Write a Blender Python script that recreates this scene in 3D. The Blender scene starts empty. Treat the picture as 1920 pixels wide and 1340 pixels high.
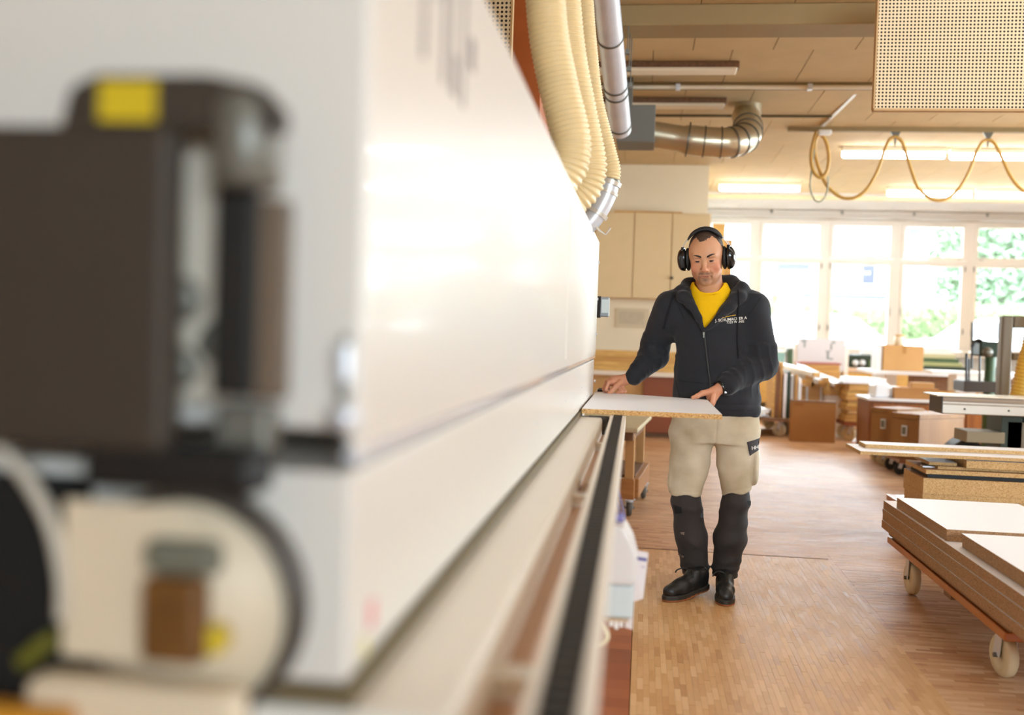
import bpy, bmesh, math, random
import numpy as np
from mathutils import Vector, Matrix
from mathutils.bvhtree import BVHTree
random.seed(7)
SC = bpy.context.scene
COL = SC.collection

# ------------------------------------------------------------------ camera
CAM_POS = Vector((0.0, 0.0, 1.247))
FPX = 1866.7
_d = Vector((1206 - 960, 630 - 670, FPX)).normalized()          # world +Y in (right, down, forward)
_u = Vector((math.sin(.036), -math.cos(.036), 0.0))
_u = (_u - _d * _u.dot(_d)).normalized()                        # world +Z
_x = _d.cross(_u)
if _x[0] < 0:
    _x = -_x
RIGHT = Vector((_x[0], _d[0], _u[0]))
DOWN = Vector((_x[1], _d[1], _u[1]))
FWD = Vector((_x[2], _d[2], _u[2]))
cam_data = bpy.data.cameras.new('camera')
cam_data.lens = 35.0
cam_data.sensor_width = 36.0
cam_data.clip_start = .05
cam_data.clip_end = 300
cam_data.dof.use_dof = True
cam_data.dof.focus_distance = 4.72
cam_data.dof.aperture_fstop = 1.5
cam = bpy.data.objects.new('camera', cam_data)
COL.objects.link(cam)
m = Matrix.Identity(4)
for i in range(3):
    m[i][0] = RIGHT[i]; m[i][1] = -DOWN[i]; m[i][2] = -FWD[i]; m[i][3] = CAM_POS[i]
cam.matrix_world = m
SC.camera = cam


def P(px, py, Y):
    """point of the place at depth Y (metres along the machine) seen at a photo pixel"""
    r = RIGHT * (px - 960) + DOWN * (py - 670) + FWD * FPX
    return CAM_POS + r * (Y / r[1])


# ------------------------------------------------------------------ world, light, exposure
world = bpy.data.worlds.new('sky')
SC.world = world
world.use_nodes = True
nt = world.node_tree
bg = nt.nodes['Background']
bg.inputs[0].default_value = (.78, .90, 1.0, 1)
bg.inputs[1].default_value = 20.0
SC.view_settings.view_transform = 'Standard'
SC.view_settings.look = 'None'
SC.view_settings.gamma = 1.0
SC.view_settings.use_curve_mapping = False
SC.view_settings.exposure = 0.54
SC.cycles.use_denoising = True
SC.cycles.max_bounces = 8
SC.cycles.diffuse_bounces = 5
SC.cycles.glossy_bounces = 4
SC.cycles.transparent_max_bounces = 12
SC.cycles.sample_clamp_indirect = 6.0
SC.cycles.caustics_reflective = False
SC.cycles.caustics_refractive = False

ROOM_X0, ROOM_X1, ROOM_Y0, ROOM_Y1, ROOM_Z = -3.2, 8.9, -4.0, 17.6, 3.45


def portal(name, loc, rot, sx, sy):
    l = bpy.data.lights.new(name, 'AREA')
    l.shape = 'RECTANGLE'; l.size = sx; l.size_y = sy
    l.cycles.is_portal = True
    o = bpy.data.objects.new(name, l)
    COL.objects.link(o)
    o.location = loc; o.rotation_euler = rot
    return o


# daylight enters by the window bands of the far, right and rear walls
portal('daylight_far', (5.0, ROOM_Y1 + .25, 2.2), (-math.pi / 2, 0, 0), 8.0, 2.2)
portal('daylight_right', (ROOM_X1 + .25, 9.7, 2.1), (0, math.pi / 2, 0), 2.4, 8.6)
portal('daylight_rear', (3.6, ROOM_Y0 - .25, 2.2), (math.pi / 2, 0, 0), 5.2, 1.9)


# ------------------------------------------------------------------ helpers: materials
def lin(c):
    out = []
    for v in c[:3]:
        v = v / 255.0
        out.append(v / 12.92 if v <= .04045 else ((v + .055) / 1.055) ** 2.4)
    return out


MATS = {}


def mat(name, col, rough=.6, metal=0.0, var=0.0, vscale=6.0, bump=0.0, bscale=40.0, coat=0.0, stretch=None,
        col2=None, spec=.5, trans=0.0):
    if name in MATS:
        return MATS[name]
    mt = bpy.data.materials.new(name)
    mt.use_nodes = True
    n = mt.node_tree.nodes; L = mt.node_tree.links
    b = n['Principled BSDF']
    c = lin(col)
    b.inputs['Base Color'].default_value = (*c, 1)
    b.inputs['Roughness'].default_value = rough
    b.inputs['Metallic'].default_value = metal
    b.inputs['Coat Weight'].default_value = coat
    b.inputs['Coat Roughness'].default_value = .08
    b.inputs['Specular IOR Level'].default_value = spec
    b.inputs['Transmission Weight'].default_value = trans
    if var or bump or col2:
        tc = n.new('ShaderNodeTexCoord')
        mp = n.new('ShaderNodeMapping')
        if stretch:
            mp.inputs['Scale'].default_value = stretch
        L.new(tc.outputs['Object'], mp.inputs['Vector'])
    if var or col2:
        nz = n.new('ShaderNodeTexNoise')
        nz.inputs['Scale'].default_value = vscale
        nz.inputs['Detail'].default_value = 5
        L.new(mp.outputs[0], nz.inputs['Vector'])
        rp = n.new('ShaderNodeValToRGB')
        rp.color_ramp.elements[0].position = .3
        rp.color_ramp.elements[1].position = .7
        if col2:
            a, e = c, lin(col2)
        else:
            a = [x * (1 - var) for x in c]; e = [min(1, x * (1 + var)) for x in c]
        rp.color_ramp.elements[0].color = (*a, 1)
        rp.color_ramp.elements[1].color = (*e, 1)
        L.new(nz.outputs['Fac'], rp.inputs[0])
        L.new(rp.outputs[0], b.inputs['Base Color'])
    if bump:
        nb = n.new('ShaderNodeTexNoise')
        nb.inputs['Scale'].default_value = bscale
        nb.inputs['Detail'].default_value = 3
        L.new(mp.outputs[0], nb.inputs['Vector'])
        bp = n.new('ShaderNodeBump')
        bp.inputs['Strength'].default_value = bump
        bp.inputs['Distance'].default_value = .01
        L.new(nb.outputs['Fac'], bp.inputs['Height'])
        L.new(bp.outputs[0], b.inputs['Normal'])
    MATS[name] = mt
    return mt


def emit(name, col, strength):
    mt = bpy.data.materials.new(name)
    mt.use_nodes = True
    b = mt.node_tree.nodes['Principled BSDF']
    b.inputs['Base Color'].default_value = (.8, .8, .8, 1)
    b.inputs['Emission Color'].default_value = (*lin(col), 1)
    b.inputs['Emission Strength'].default_value = strength
    MATS[name] = mt
    return mt


def vcol_mat(name, rough=.6, sub=0.0, bump=0.0, bscale=200.0, spec=.4):
    """base colour from the mesh's own colour attribute"""
    mt = bpy.data.materials.new(name)
    mt.use_nodes = True
    n = mt.node_tree.nodes; L = mt.node_tree.links
    b = n['Principled BSDF']
    a = n.new('ShaderNodeAttribute'); a.attribute_name = 'Col'
    L.new(a.outputs['Color'], b.inputs['Base Color'])
    b.inputs['Roughness'].default_value = rough
    b.inputs['Specular IOR Level'].default_value = spec
    if sub:
        b.inputs['Subsurface Weight'].default_value = sub
        b.inputs['Subsurface Radius'].default_value = (.012, .004, .002)
        b.inputs['Subsurface Scale'].default_value = .6
    if bump:
        tc = n.new('ShaderNodeTexCoord')
        nb = n.new('ShaderNodeTexNoise'); nb.inputs['Scale'].default_value = bscale
        L.new(tc.outputs['Object'], nb.inputs['Vector'])
        bp = n.new('ShaderNodeBump'); bp.inputs['Strength'].default_value = bump; bp.inputs['Distance'].default_value = .004
        L.new(nb.outputs['Fac'], bp.inputs['Height']); L.new(bp.outputs[0], b.inputs['Normal'])
    MATS[name] = mt
    return mt


# ------------------------------------------------------------------ helpers: objects
def tag(o, label=None, cat=None, group=None, kind=None):
    if label: o['label'] = label
    if cat: o['category'] = cat
    if group: o['group'] = group
    if kind: o['kind'] = kind
    return o


def thing(name, label, cat, loc=(0, 0, 0), group=None):
    o = bpy.data.objects.new(name, None)
    o.empty_display_size = .1
    COL.objects.link(o)
    o.location = loc
    return tag(o, label, cat, group)


class MB:
    """collects shapes in place coordinates, then links them as ONE mesh object"""

    def __init__(s):
        s.v = []; s.f = []; s.mi = []; s.sm = []

    def add(s, vs, fs, mi=0, smooth=False):
        b = len(s.v)
        s.v.extend([tuple(q) for q in vs])
        for k, f in enumerate(fs):
            s.f.append([b + i for i in f])
            s.mi.append(mi[k] if isinstance(mi, (list, tuple)) else mi)
            s.sm.append(smooth)
        return s

    def box(s, x0, x1, y0, y1, z0, z1, mi=0):
        """mi: one index, or (bottom, top, front -y, right +x, back +y, left -x)"""
        vs = [(x0, y0, z0), (x1, y0, z0), (x1, y1, z0), (x0, y1, z0), (x0, y0, z1), (x1, y0, z1), (x1, y1, z1), (x0, y1, z1)]
        fs = [(3, 2, 1, 0), (4, 5, 6, 7), (0, 1, 5, 4), (1, 2, 6, 5), (2, 3, 7, 6), (3, 0, 4, 7)]
        return s.add(vs, fs, mi)

    def cbox(s, c, size, rz=0, rx=0, ry=0, mi=0):
        M = Matrix.Rotation(rz, 3, 'Z') @ Matrix.Rotation(rx, 3, 'X') @ Matrix.Rotation(ry, 3, 'Y')
        c = Vector(c); hx, hy, hz = [q / 2 for q in size]
        vs = [c + M @ Vector((a * hx, b * hy, d * hz)) for d in (-1, 1) for a, b in ((-1, -1), (1, -1), (1, 1), (-1, 1))]
        fs = [(3, 2, 1, 0), (4, 5, 6, 7), (0, 1, 5, 4), (1, 2, 6, 5), (2, 3, 7, 6), (3, 0, 4, 7)]
        return s.add(vs, fs, mi)

    def beam(s, a, b, w, h, mi=0, up=(0, 0, 1)):
        """a bar from a to b, w across, h along up"""
        a = Vector(a); b = Vector(b); d = (b - a).normalized(); up = Vector(up)
        x = d.cross(up)
        if x.length < 1e-4:
            x = d.cross(Vector((1, 0, 0)))
        x.normalize(); u = x.cross(d).normalized()
        vs = []
        for q in (a, b):
            for i, j in ((-1, -1), (1, -1), (1, 1), (-1, 1)):
                vs.append(q + x * (i * w / 2) + u * (j * h / 2))
        fs = [(3, 2, 1, 0), (4, 5, 6, 7), (0, 1, 5, 4), (1, 2, 6, 5), (2, 3, 7, 6), (3, 0, 4, 7)]
        return s.add(vs, fs, mi)

    def cyl(s, a, b, r0, r1=None, n=20, mi=0, cap=True):
        r1 = r0 if r1 is None else r1
        return s.tube([a, b], [r0, r1], n, mi, cap)

    def tube(s, path, rad, n=12, mi=0, cap=True, closed=False):
        path = [Vector(p) for p in path]
        N = len(path)
        if not isinstance(rad, (list, tuple)):
            rad = [rad] * N
        vs = []; fs = []
        t0 = (path[1] - path[0]).normalized()
        ref = Vector((0, 0, 1)) if abs(t0.z) < .9 else Vector((1, 0, 0))
        x = t0.cross(ref).normalized()
        for i, p in enumerate(path):
            if closed:
                t = (path[(i + 1) % N] - path[i - 1]).normalized()
            else:
                t = (path[min(i + 1, N - 1)] - path[max(i - 1, 0)]).normalized()
            x = (x - t * x.dot(t))
            x = x.normalized() if x.length > 1e-6 else t.orthogonal().normalized()
            y = t.cross(x)
            for k in range(n):
                a = 2 * math.pi * k / n
                vs.append(p + (x * math.cos(a) + y * math.sin(a)) * rad[i])
        M = N if closed else N - 1
        for i in range(M):
            for k in range(n):
                k2 = (k + 1) % n; j = (i + 1) % N
                fs.append((i * n + k, i * n + k2, j * n + k2, j * n + k))
        s.add(vs, fs, mi, True)
        if cap and not closed:
            s.add(vs[:n], [tuple(range(n))[::-1]], mi)
            s.add(vs[-n:], [tuple(range(n))], mi)
        return s

    def prism(s, poly, axis, c0, c1, mi=0):
        """extrude a 2-D polygon along axis 'x','y' or 'z' (poly in the other two coords)"""
        def V(p, c):
            return {'x': (c, p[0], p[1]), 'y': (p[0], c, p[1]), 'z': (p[0], p[1], c)}[axis]
        n = len(poly)
        vs = [V(p, c0) for p in poly] + [V(p, c1) for p in poly]
        fs = [tuple(range(n))[::-1], tuple(range(n, 2 * n))]
        fs += [(i, (i + 1) % n, n + (i + 1) % n, n + i) for i in range(n)]
        return s.add(vs, fs, mi)

    def lathe(s, c, axis, prof, n=24, mi=0):
        """prof: list of (r, h) along axis from c"""
        c = Vector(c); d = Vector(axis).normalized()
        x = d.orthogonal().normalized(); y = d.cross(x)
        vs = []; fs = []
        for r, h in prof:
            for k in range(n):
                a = 2 * math.pi * k / n
                vs.append(c + d * h + (x * math.cos(a) + y * math.sin(a)) * max(r, 1e-5))
        for i in range(len(prof) - 1):
            for k in range(n):
                k2 = (k + 1) % n
                fs.append((i * n + k, i * n + k2, (i + 1) * n + k2, (i + 1) * n + k))
        return s.add(vs, fs, mi, True)

    def build(s, name, mats, parent=None, bevel=0, seg=2, fix=True):
        if not isinstance(mats, (list, tuple)):
            mats = [mats]
        a = np.array(s.v, dtype=float)
        lo = a.min(0); hi = a.max(0)
        base = Vector(((lo[0] + hi[0]) / 2, (lo[1] + hi[1]) / 2, lo[2]))
        a = a - np.array(base)
        me = bpy.data.meshes.new(name)
        me.from_pydata(a.tolist(), [], s.f)
        for q in mats:
            me.materials.append(q)
        me.polygons.foreach_set('material_index', s.mi)
        me.polygons.foreach_set('use_smooth', s.sm)
        if fix:
            bm = bmesh.new(); bm.from_mesh(me)
            bmesh.ops.recalc_face_normals(bm, faces=bm.faces)
            bm.to_mesh(me); bm.free()
        me.update()
        o = bpy.data.objects.new(name, me)
        COL.objects.link(o)
        o.location = base - world_loc(parent) if parent else base
        if parent:
            o.parent = parent
        if bevel:
            md = o.modifiers.new('bevel', 'BEVEL')
            md.width = bevel; md.segments = seg; md.limit_method = 'ANGLE'; md.angle_limit = .7
            md.harden_normals = False
        return o


def world_loc(o):
    v = Vector((0, 0, 0))
    while o is not None:
        v = v + o.location
        o = o.parent
    return v


def copy_tree(o, parent=None):
    c = o.copy()
    COL.objects.link(c)
    c.parent = parent
    for ch in [k for k in o.children]:
        copy_tree(ch, c)
    return c


def spline(pts, n=8):
    """Catmull-Rom through pts"""
    pts = [Vector(p) for p in pts]
    out = []
    for i in range(len(pts) - 1):
        p0 = pts[max(i - 1, 0)]; p1 = pts[i]; p2 = pts[i + 1]; p3 = pts[min(i + 2, len(pts) - 1)]
        for k in range(n):
            t = k / n
            out.append(.5 * ((2 * p1) + (p2 - p0) * t + (2 * p0 - 5 * p1 + 4 * p2 - p3) * t * t + (3 * p1 - p0 - 3 * p2 + p3) * t ** 3))
    out.append(pts[-1])
    return out


def struct(o):
    o['kind'] = 'structure'
    return o
# ------------------------------------------------------------------ materials of the place
def parquet_mat(name, along, w, l, ramp, rough=.46, tint=None):
    """oak lamella floor: one tone per stave (cell of the stave grid in place coordinates)"""
    mt = bpy.data.materials.new(name); mt.use_nodes = True
    n = mt.node_tree.nodes; L = mt.node_tree.links; b = n['Principled BSDF']
    g = n.new('ShaderNodeNewGeometry'); sp = n.new('ShaderNodeSeparateXYZ'); L.new(g.outputs['Position'], sp.inputs[0])
    def math_(op, a, bval):
        q = n.new('ShaderNodeMath'); q.operation = op
        L.new(a, q.inputs[0]) if hasattr(a, 'links') else None
        if isinstance(bval, (int, float)): q.inputs[1].default_value = bval
        elif bval is not None: L.new(bval, q.inputs[1])
        return q.outputs[0]
    cx, cy = (sp.outputs[0], sp.outputs[1]) if along == 'y' else (sp.outputs[1], sp.outputs[0])
    ix = math_('FLOOR', math_('DIVIDE', cx, w), 0)
    off = math_('MULTIPLY', math_('FRACT', math_('MULTIPLY', math_('ADD', ix, 500.0), .618034), 0), l)
    iy = math_('FLOOR', math_('DIVIDE', math_('ADD', cy, off), l), 0)
    cb = n.new('ShaderNodeCombineXYZ'); L.new(ix, cb.inputs[0]); L.new(iy, cb.inputs[1])
    wn = n.new('ShaderNodeTexWhiteNoise'); wn.noise_dimensions = '3D'; L.new(cb.outputs[0], wn.inputs['Vector'])
    # blocks of five staves share part of their tone
    ib = math_('FLOOR', math_('DIVIDE', cx, w * 5), 0)
    cb2 = n.new('ShaderNodeCombineXYZ'); L.new(ib, cb2.inputs[0]); L.new(iy, cb2.inputs[1]); cb2.inputs[2].default_value = 3.3
    wn2 = n.new('ShaderNodeTexWhiteNoise'); L.new(cb2.outputs[0], wn2.inputs['Vector'])
    big = n.new('ShaderNodeTexNoise'); big.inputs['Scale'].default_value = .9; big.inputs['Detail'].default_value = 3
    L.new(g.outputs['Position'], big.inputs['Vector'])
    s1 = math_('MULTIPLY', wn.outputs['Value'], .45)
    s2 = math_('MULTIPLY', wn2.outputs['Value'], .25)
    s3 = math_('MULTIPLY', big.outputs['Fac'], .45)
    tot = math_('ADD', math_('ADD', s1, s2), s3)
    mp = n.new('ShaderNodeMapping'); mp.inputs['Scale'].default_value = (60, 5, 1) if along == 'y' else (5, 60, 1)
    L.new(g.outputs['Position'], mp.inputs['Vector'])
    gr = n.new('ShaderNodeTexNoise'); gr.inputs['Scale'].default_value = 3; gr.inputs['Detail'].default_value = 4
    L.new(mp.outputs[0], gr.inputs['Vector'])
    tot = math_('ADD', tot, math_('MULTIPLY', gr.outputs['Fac'], .25))
    rp = n.new('ShaderNodeValToRGB')
    while len(rp.color_ramp.elements) < len(ramp): rp.color_ramp.elements.new(.5)
    for e, (p, c) in zip(rp.color_ramp.elements, ramp):
        e.position = p; e.color = (*lin(c), 1)
    L.new(tot, rp.inputs[0])
    L.new(rp.outputs[0], b.inputs['Base Color'])
    rr = n.new('ShaderNodeMapRange'); rr.inputs[3].default_value = rough - .05; rr.inputs[4].default_value = rough + .06
    L.new(wn.outputs['Value'], rr.inputs[0]); L.new(rr.outputs[0], b.inputs['Roughness'])
    bp = n.new('ShaderNodeBump'); bp.inputs['Strength'].default_value = .05; bp.inputs['Distance'].default_value = .002
    L.new(gr.outputs['Fac'], bp.inputs['Height']); L.new(bp.outputs[0], b.inputs['Normal'])
    b.inputs['Specular IOR Level'].default_value = .32
    MATS[name] = mt
    return mt


OAK = [(.25, (168, 120, 74)), (.5, (196, 150, 100)), (.75, (206, 164, 116)), (.98, (218, 180, 136))]
RED = [(.30, (118, 66, 34)), (.52, (160, 96, 54)), (.72, (184, 122, 74)), (.95, (200, 150, 104))]
M_floor_light = parquet_mat('oak_parquet_light', 'y', .022, .12, OAK)
M_floor_red = parquet_mat('oak_parquet_red', 'x', .024, .16, [(.30, (152, 104, 68)), (.52, (186, 138, 98)), (.72, (200, 156, 116)), (.95, (214, 178, 142))])
M_floor_brown = parquet_mat('red_brown_boards', 'x', .09, 1.2, [(.3, (120, 62, 34)), (.55, (148, 80, 46)), (.8, (160, 92, 56)), (.95, (170, 104, 66))])

M_wall = mat('cream_plaster', (230, 216, 188), .85, var=.03, vscale=2, bump=.1, bscale=60)
M_ceiling = mat('fibre_ceiling', (198, 170, 124), .92, var=.05, vscale=3, bump=.25, bscale=140)
M_ceilbase = mat('ceiling_joint', (138, 110, 70), .95)
M_beam = mat('ceiling_beam_paint', (146, 122, 80), .7, var=.04)
M_white = mat('white_paint', (238, 236, 232), .45)
M_winframe = mat('window_white', (240, 232, 222), .4)
M_machine = mat('machine_enamel', (227, 221, 213), .34, var=.015, vscale=1.5, coat=.12, bump=.02, bscale=3)
M_machine2 = mat('machine_enamel_satin', (236, 229, 218), .38, var=.02, vscale=2)
M_groove = mat('olive_gasket', (112, 98, 70), .6)
M_black = mat('black_rubber', (20, 19, 18), .55, bump=.05)
M_blackgloss = mat('black_plastic', (14, 14, 15), .18, coat=.3)
M_darkgrey = mat('dark_grey_housing', (62, 54, 46), .5, var=.04, vscale=3)
M_midgrey = mat('mid_grey_metal', (120, 118, 110), .4, metal=.3)
M_yellow = mat('yellow_label', (214, 186, 34), .5)
M_steel = mat('galvanised_steel', (218, 221, 228), .36, metal=.45, var=.05, vscale=8)
M_steel_dark = mat('dull_steel', (116, 114, 106), .45, metal=.8, var=.06)
M_duct = mat('spiral_duct_steel', (206, 196, 170), .3, metal=.9, var=.06, vscale=5)
M_hose = mat('cream_pu_hose', (228, 202, 152), .38, var=.04, vscale=10, coat=.15)
M_orange = mat('orange_paint', (168, 84, 22), .5, var=.05)
M_melamine = mat('white_melamine', (246, 246, 250), .45)
M_cardboard = mat('brown_cardboard', (176, 124, 70), .8, var=.05, vscale=5)
M_cardboard_lt = mat('light_cardboard', (200, 154, 98), .8, var=.04, vscale=5)
M_oakply = mat('blond_plywood', (212, 166, 96), .55, col2=(186, 134, 70), vscale=3, stretch=(1, 12, 12), bump=.05)
M_pine = mat('pine_boards', (222, 180, 104), .55, col2=(198, 150, 80), vscale=3, stretch=(2, 10, 10))
M_wood = mat('brown_wood', (142, 86, 40), .5, col2=(116, 66, 28), vscale=3, stretch=(10, 10, 1.2), coat=.2)
M_wood_dark = mat('grey_brown_plank', (138, 98, 66), .6, col2=(112, 78, 50), vscale=3, stretch=(12, 1, 12))
M_wood_orange = mat('orange_varnished_wood', (178, 104, 44), .35, col2=(166, 86, 24), vscale=3, stretch=(12, 1, 12), coat=.3)
M_wood_red = mat('red_brown_front', (132, 66, 30), .55, var=.06, vscale=2)
M_mdf = mat('mdf_tan', (190, 146, 92), .7, var=.04)
M_greenm = mat('machine_green', (70, 96, 62), .45, var=.08, vscale=4)
M_greendk = mat('dark_green', (36, 52, 34), .5)
M_greysaw = mat('saw_grey', (128, 116, 98), .5, var=.03)
M_alu = mat('aluminium_profile', (206, 198, 186), .35, metal=.35)
M_castor = mat('cream_nylon_wheel', (214, 196, 160), .45, var=.04)
M_greyrub = mat('grey_rubber_wheel', (92, 90, 84), .6)
M_paper = mat('white_paper', (238, 232, 236), .8)
M_ink = mat('violet_ink', (112, 112, 168), .7)
M_wrap = mat('white_foil_wrap', (242, 242, 246), .3, bump=.1, bscale=30)
M_tube = emit('lit_tube', (240, 247, 255), 24.0)
M_lampbody = mat('lamp_body', (236, 222, 196), .5)


def glass_mat():
    mt = bpy.data.materials.new('window_glass'); mt.use_nodes = True
    n = mt.node_tree.nodes; L = mt.node_tree.links
    n.remove(n['Principled BSDF'])
    t = n.new('ShaderNodeBsdfTransparent'); t.inputs[0].default_value = (.97, .985, .98, 1)
    g = n.new('ShaderNodeBsdfGlossy'); g.inputs['Roughness'].default_value = .02
    fr = n.new('ShaderNodeFresnel'); fr.inputs[0].default_value = 1.45
    mx = n.new('ShaderNodeMixShader')
    L.new(fr.outputs[0], mx.inputs[0]); L.new(t.outputs[0], mx.inputs[1]); L.new(g.outputs[0], mx.inputs[2])
    L.new(mx.outputs[0], n['Material Output'].inputs[0])
    return mt


M_glass = glass_mat()


def chip_mat(name, base, dark, light):
    """raw chipboard edge: pressed flakes"""
    mt = bpy.data.materials.new(name); mt.use_nodes = True
    n = mt.node_tree.nodes; L = mt.node_tree.links; b = n['Principled BSDF']
    g = n.new('ShaderNodeNewGeometry')
    v = n.new('ShaderNodeTexVoronoi'); v.inputs['Scale'].default_value = 300; L.new(g.outputs['Position'], v.inputs['Vector'])
    rp = n.new('ShaderNodeValToRGB')
    for p_, c_ in ((.0, dark), (.12, dark), (.22, base), (.7, base), (.92, light)):
        if p_ == .0: rp.color_ramp.elements[0].position = 0; rp.color_ramp.elements[0].color = (*lin(dark), 1)
        elif p_ == .92: rp.color_ramp.elements[-1].position = .92; rp.color_ramp.elements[-1].color = (*lin(light), 1)
        else:
            e = rp.color_ramp.elements.new(p_); e.color = (*lin(c_), 1)
    sx = n.new('ShaderNodeSeparateColor'); L.new(v.outputs['Color'], sx.inputs[0])
    L.new(sx.outputs[0], rp.inputs[0]); L.new(rp.outputs[0], b.inputs['Base Color'])
    b.inputs['Roughness'].default_value = .8
    bp = n.new('ShaderNodeBump'); bp.inputs['Strength'].default_value = .3; bp.inputs['Distance'].default_value = .002
    L.new(sx.outputs[1], bp.inputs['Height']); L.new(bp.outputs[0], b.inputs['Normal'])
    return mt


M_chip = chip_mat('chipboard_edge', (200, 154, 94), (150, 102, 54), (222, 184, 128))
M_chip2 = chip_mat('chipboard_edge_brown', (160, 122, 86), (128, 92, 60), (178, 142, 106))
M_chip3 = chip_mat('chipboard_edge_grey', (208, 172, 118), (172, 130, 80), (224, 194, 144))


def perf_mat(name, col, pitch, axis='xz', r=.29):
    """perforated acoustic board: rows of drilled holes"""
    mt = bpy.data.materials.new(name); mt.use_nodes = True
    n = mt.node_tree.nodes; L = mt.node_tree.links; b = n['Principled BSDF']
    tc = n.new('ShaderNodeTexCoord'); sp = n.new('ShaderNodeSeparateXYZ'); L.new(tc.outputs['Object'], sp.inputs[0])
    ds = []
    for a in ((0, 2) if axis == 'xz' else (1, 2)):
        d = n.new('ShaderNodeMath'); d.operation = 'DIVIDE'; L.new(sp.outputs[a], d.inputs[0]); d.inputs[1].default_value = pitch
        f = n.new('ShaderNodeMath'); f.operation = 'FRACT'; L.new(d.outputs[0], f.inputs[0])
        s = n.new('ShaderNodeMath'); s.operation = 'SUBTRACT'; L.new(f.outputs[0], s.inputs[0]); s.inputs[1].default_value = .5
        q = n.new('ShaderNodeMath'); q.operation = 'MULTIPLY'; L.new(s.outputs[0], q.inputs[0]); L.new(s.outputs[0], q.inputs[1])
        ds.append(q.outputs[0])
    ad = n.new('ShaderNodeMath'); L.new(ds[0], ad.inputs[0]); L.new(ds[1], ad.inputs[1])
    lt = n.new('ShaderNodeMath'); lt.operation = 'LESS_THAN'; L.new(ad.outputs[0], lt.inputs[0]); lt.inputs[1].default_value = r * r
    mx = n.new('ShaderNodeMix'); mx.data_type = 'RGBA'
    L.new(lt.outputs[0], mx.inputs['Factor'])
    mx.inputs['A'].default_value = (*lin(col), 1); mx.inputs['B'].default_value = (*lin((38, 28, 18)), 1)
    L.new(mx.outputs['Result'], b.inputs['Base Color'])
    b.inputs['Roughness'].default_value = .75
    return mt


M_perf = perf_mat('perforated_board', (232, 210, 172), .0203)
M_perf_edge = mat('board_edge_tan', (196, 160, 112), .7)

# ------------------------------------------------------------------ room shell
# floor: sub-floor plane, then staves of oak; the nearest are pieces of their own
mb = MB(); mb.box(ROOM_X0 - .3, ROOM_X1 + .3, ROOM_Y0 - .3, ROOM_Y1 + .3, -.15, -.006)
floor = struct(mb.build('floor', M_ceilbase))
MAT_X0, MAT_X1, MAT_Y1 = 0.0, 1.1, 5.88
mb = MB()
mb.box(ROOM_X0, ROOM_X1, 6.024, ROOM_Y1, -.006, 0)
mb.box(ROOM_X0, MAT_X0 - .46, ROOM_Y0, 6.024, -.006, 0)
mb.box(2.24, ROOM_X1, ROOM_Y0, 6.024, -.006, 0)
mb.box(-.46, 2.24, ROOM_Y0, 2.88, -.006, 0)
mb.box(MAT_X0, 1.1, MAT_Y1 + .02, 6.024, -.006, 0)
mb.build('far_parquet', M_floor_red, floor)
mb = MB(); mb.box(-.46, -.003, 2.88, 6.024, -.006, 0)
mb.build('brown_border', M_floor_brown, floor)
mb = MB(); mb.box(0, 1.098, MAT_Y1, MAT_Y1 + .016, -.006, .0015)
mb.build('threshold_strip', M_wood_dark, floor)
staves = []
for i in range(50):                                   # lengthwise staves of the light field, joints staggered
    off = (((i + 500) * .618034) % 1.0) * .12
    for j in range(23, 51):
        y0, y1 = max(2.88, j * .12 - off), min(5.88, (j + 1) * .12 - off)
        if y1 - y0 > .004:
            staves.append((i * .022 + .011, (y0 + y1) / 2, .0217, y1 - y0 - .0003, 0))
for j in range(120, 251):                              # crosswise staves of the field beside it
    off = (((j + 500) * .618034) % 1.0) * .16
    for i in range(6, 16):
        x0, x1 = max(1.12, i * .16 - off), min(2.24, (i + 1) * .16 - off)
        if x1 - x0 > .004:
            staves.append(((x0 + x1) / 2, j * .024 + .012, x1 - x0 - .0003, .0237, 1))


def project(p):
    d = Vector(p) - CAM_POS
    z = d.dot(FWD)
    return 960 + FPX * d.dot(RIGHT) / z, 670 + FPX * d.dot(DOWN) / z, z


def stave_rank(s):
    u, v, z = project((s[0], s[1], 0))
    vis = 0 < u < 1920 and v < 1345
    if s[4] == 1 and s[0] > 1.32 or s[3] * s[2] < .0012:
        vis = False
    return (0 if vis else 1, z)


staves.sort(key=stave_rank)
SM = {}
def stave_mesh(w, l, k):
    if (k, round(w, 4), round(l, 4)) in SM:
        return SM[(k, round(w, 4), round(l, 4))]
    me = bpy.data.meshes.new('floor_stave')
    a, c = w / 2, l / 2; e = .0003
    vs = [(-a, -c, -.006), (a, -c, -.006), (a, c, -.006), (-a, c, -.006), (-a, -c, -e), (a, -c, -e), (a, c, -e), (-a, c, -e),
          (-a + e, -c + e, 0), (a - e, -c + e, 0), (a - e, c - e, 0), (-a + e, c - e, 0)]
    fs = [(0, 1, 5, 4), (1, 2, 6, 5), (2, 3, 7, 6), (3, 0, 4, 7), (4, 5, 9, 8), (5, 6, 10, 9), (6, 7, 11, 10), (7, 4, 8, 11), (8, 9, 10, 11)]
    me.from_pydata(vs, [], fs); me.update()
    me.materials.append(M_floor_light if k == 0 else M_floor_red)
    SM[(k, round(w, 4), round(l, 4))] = me
    return me


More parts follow.
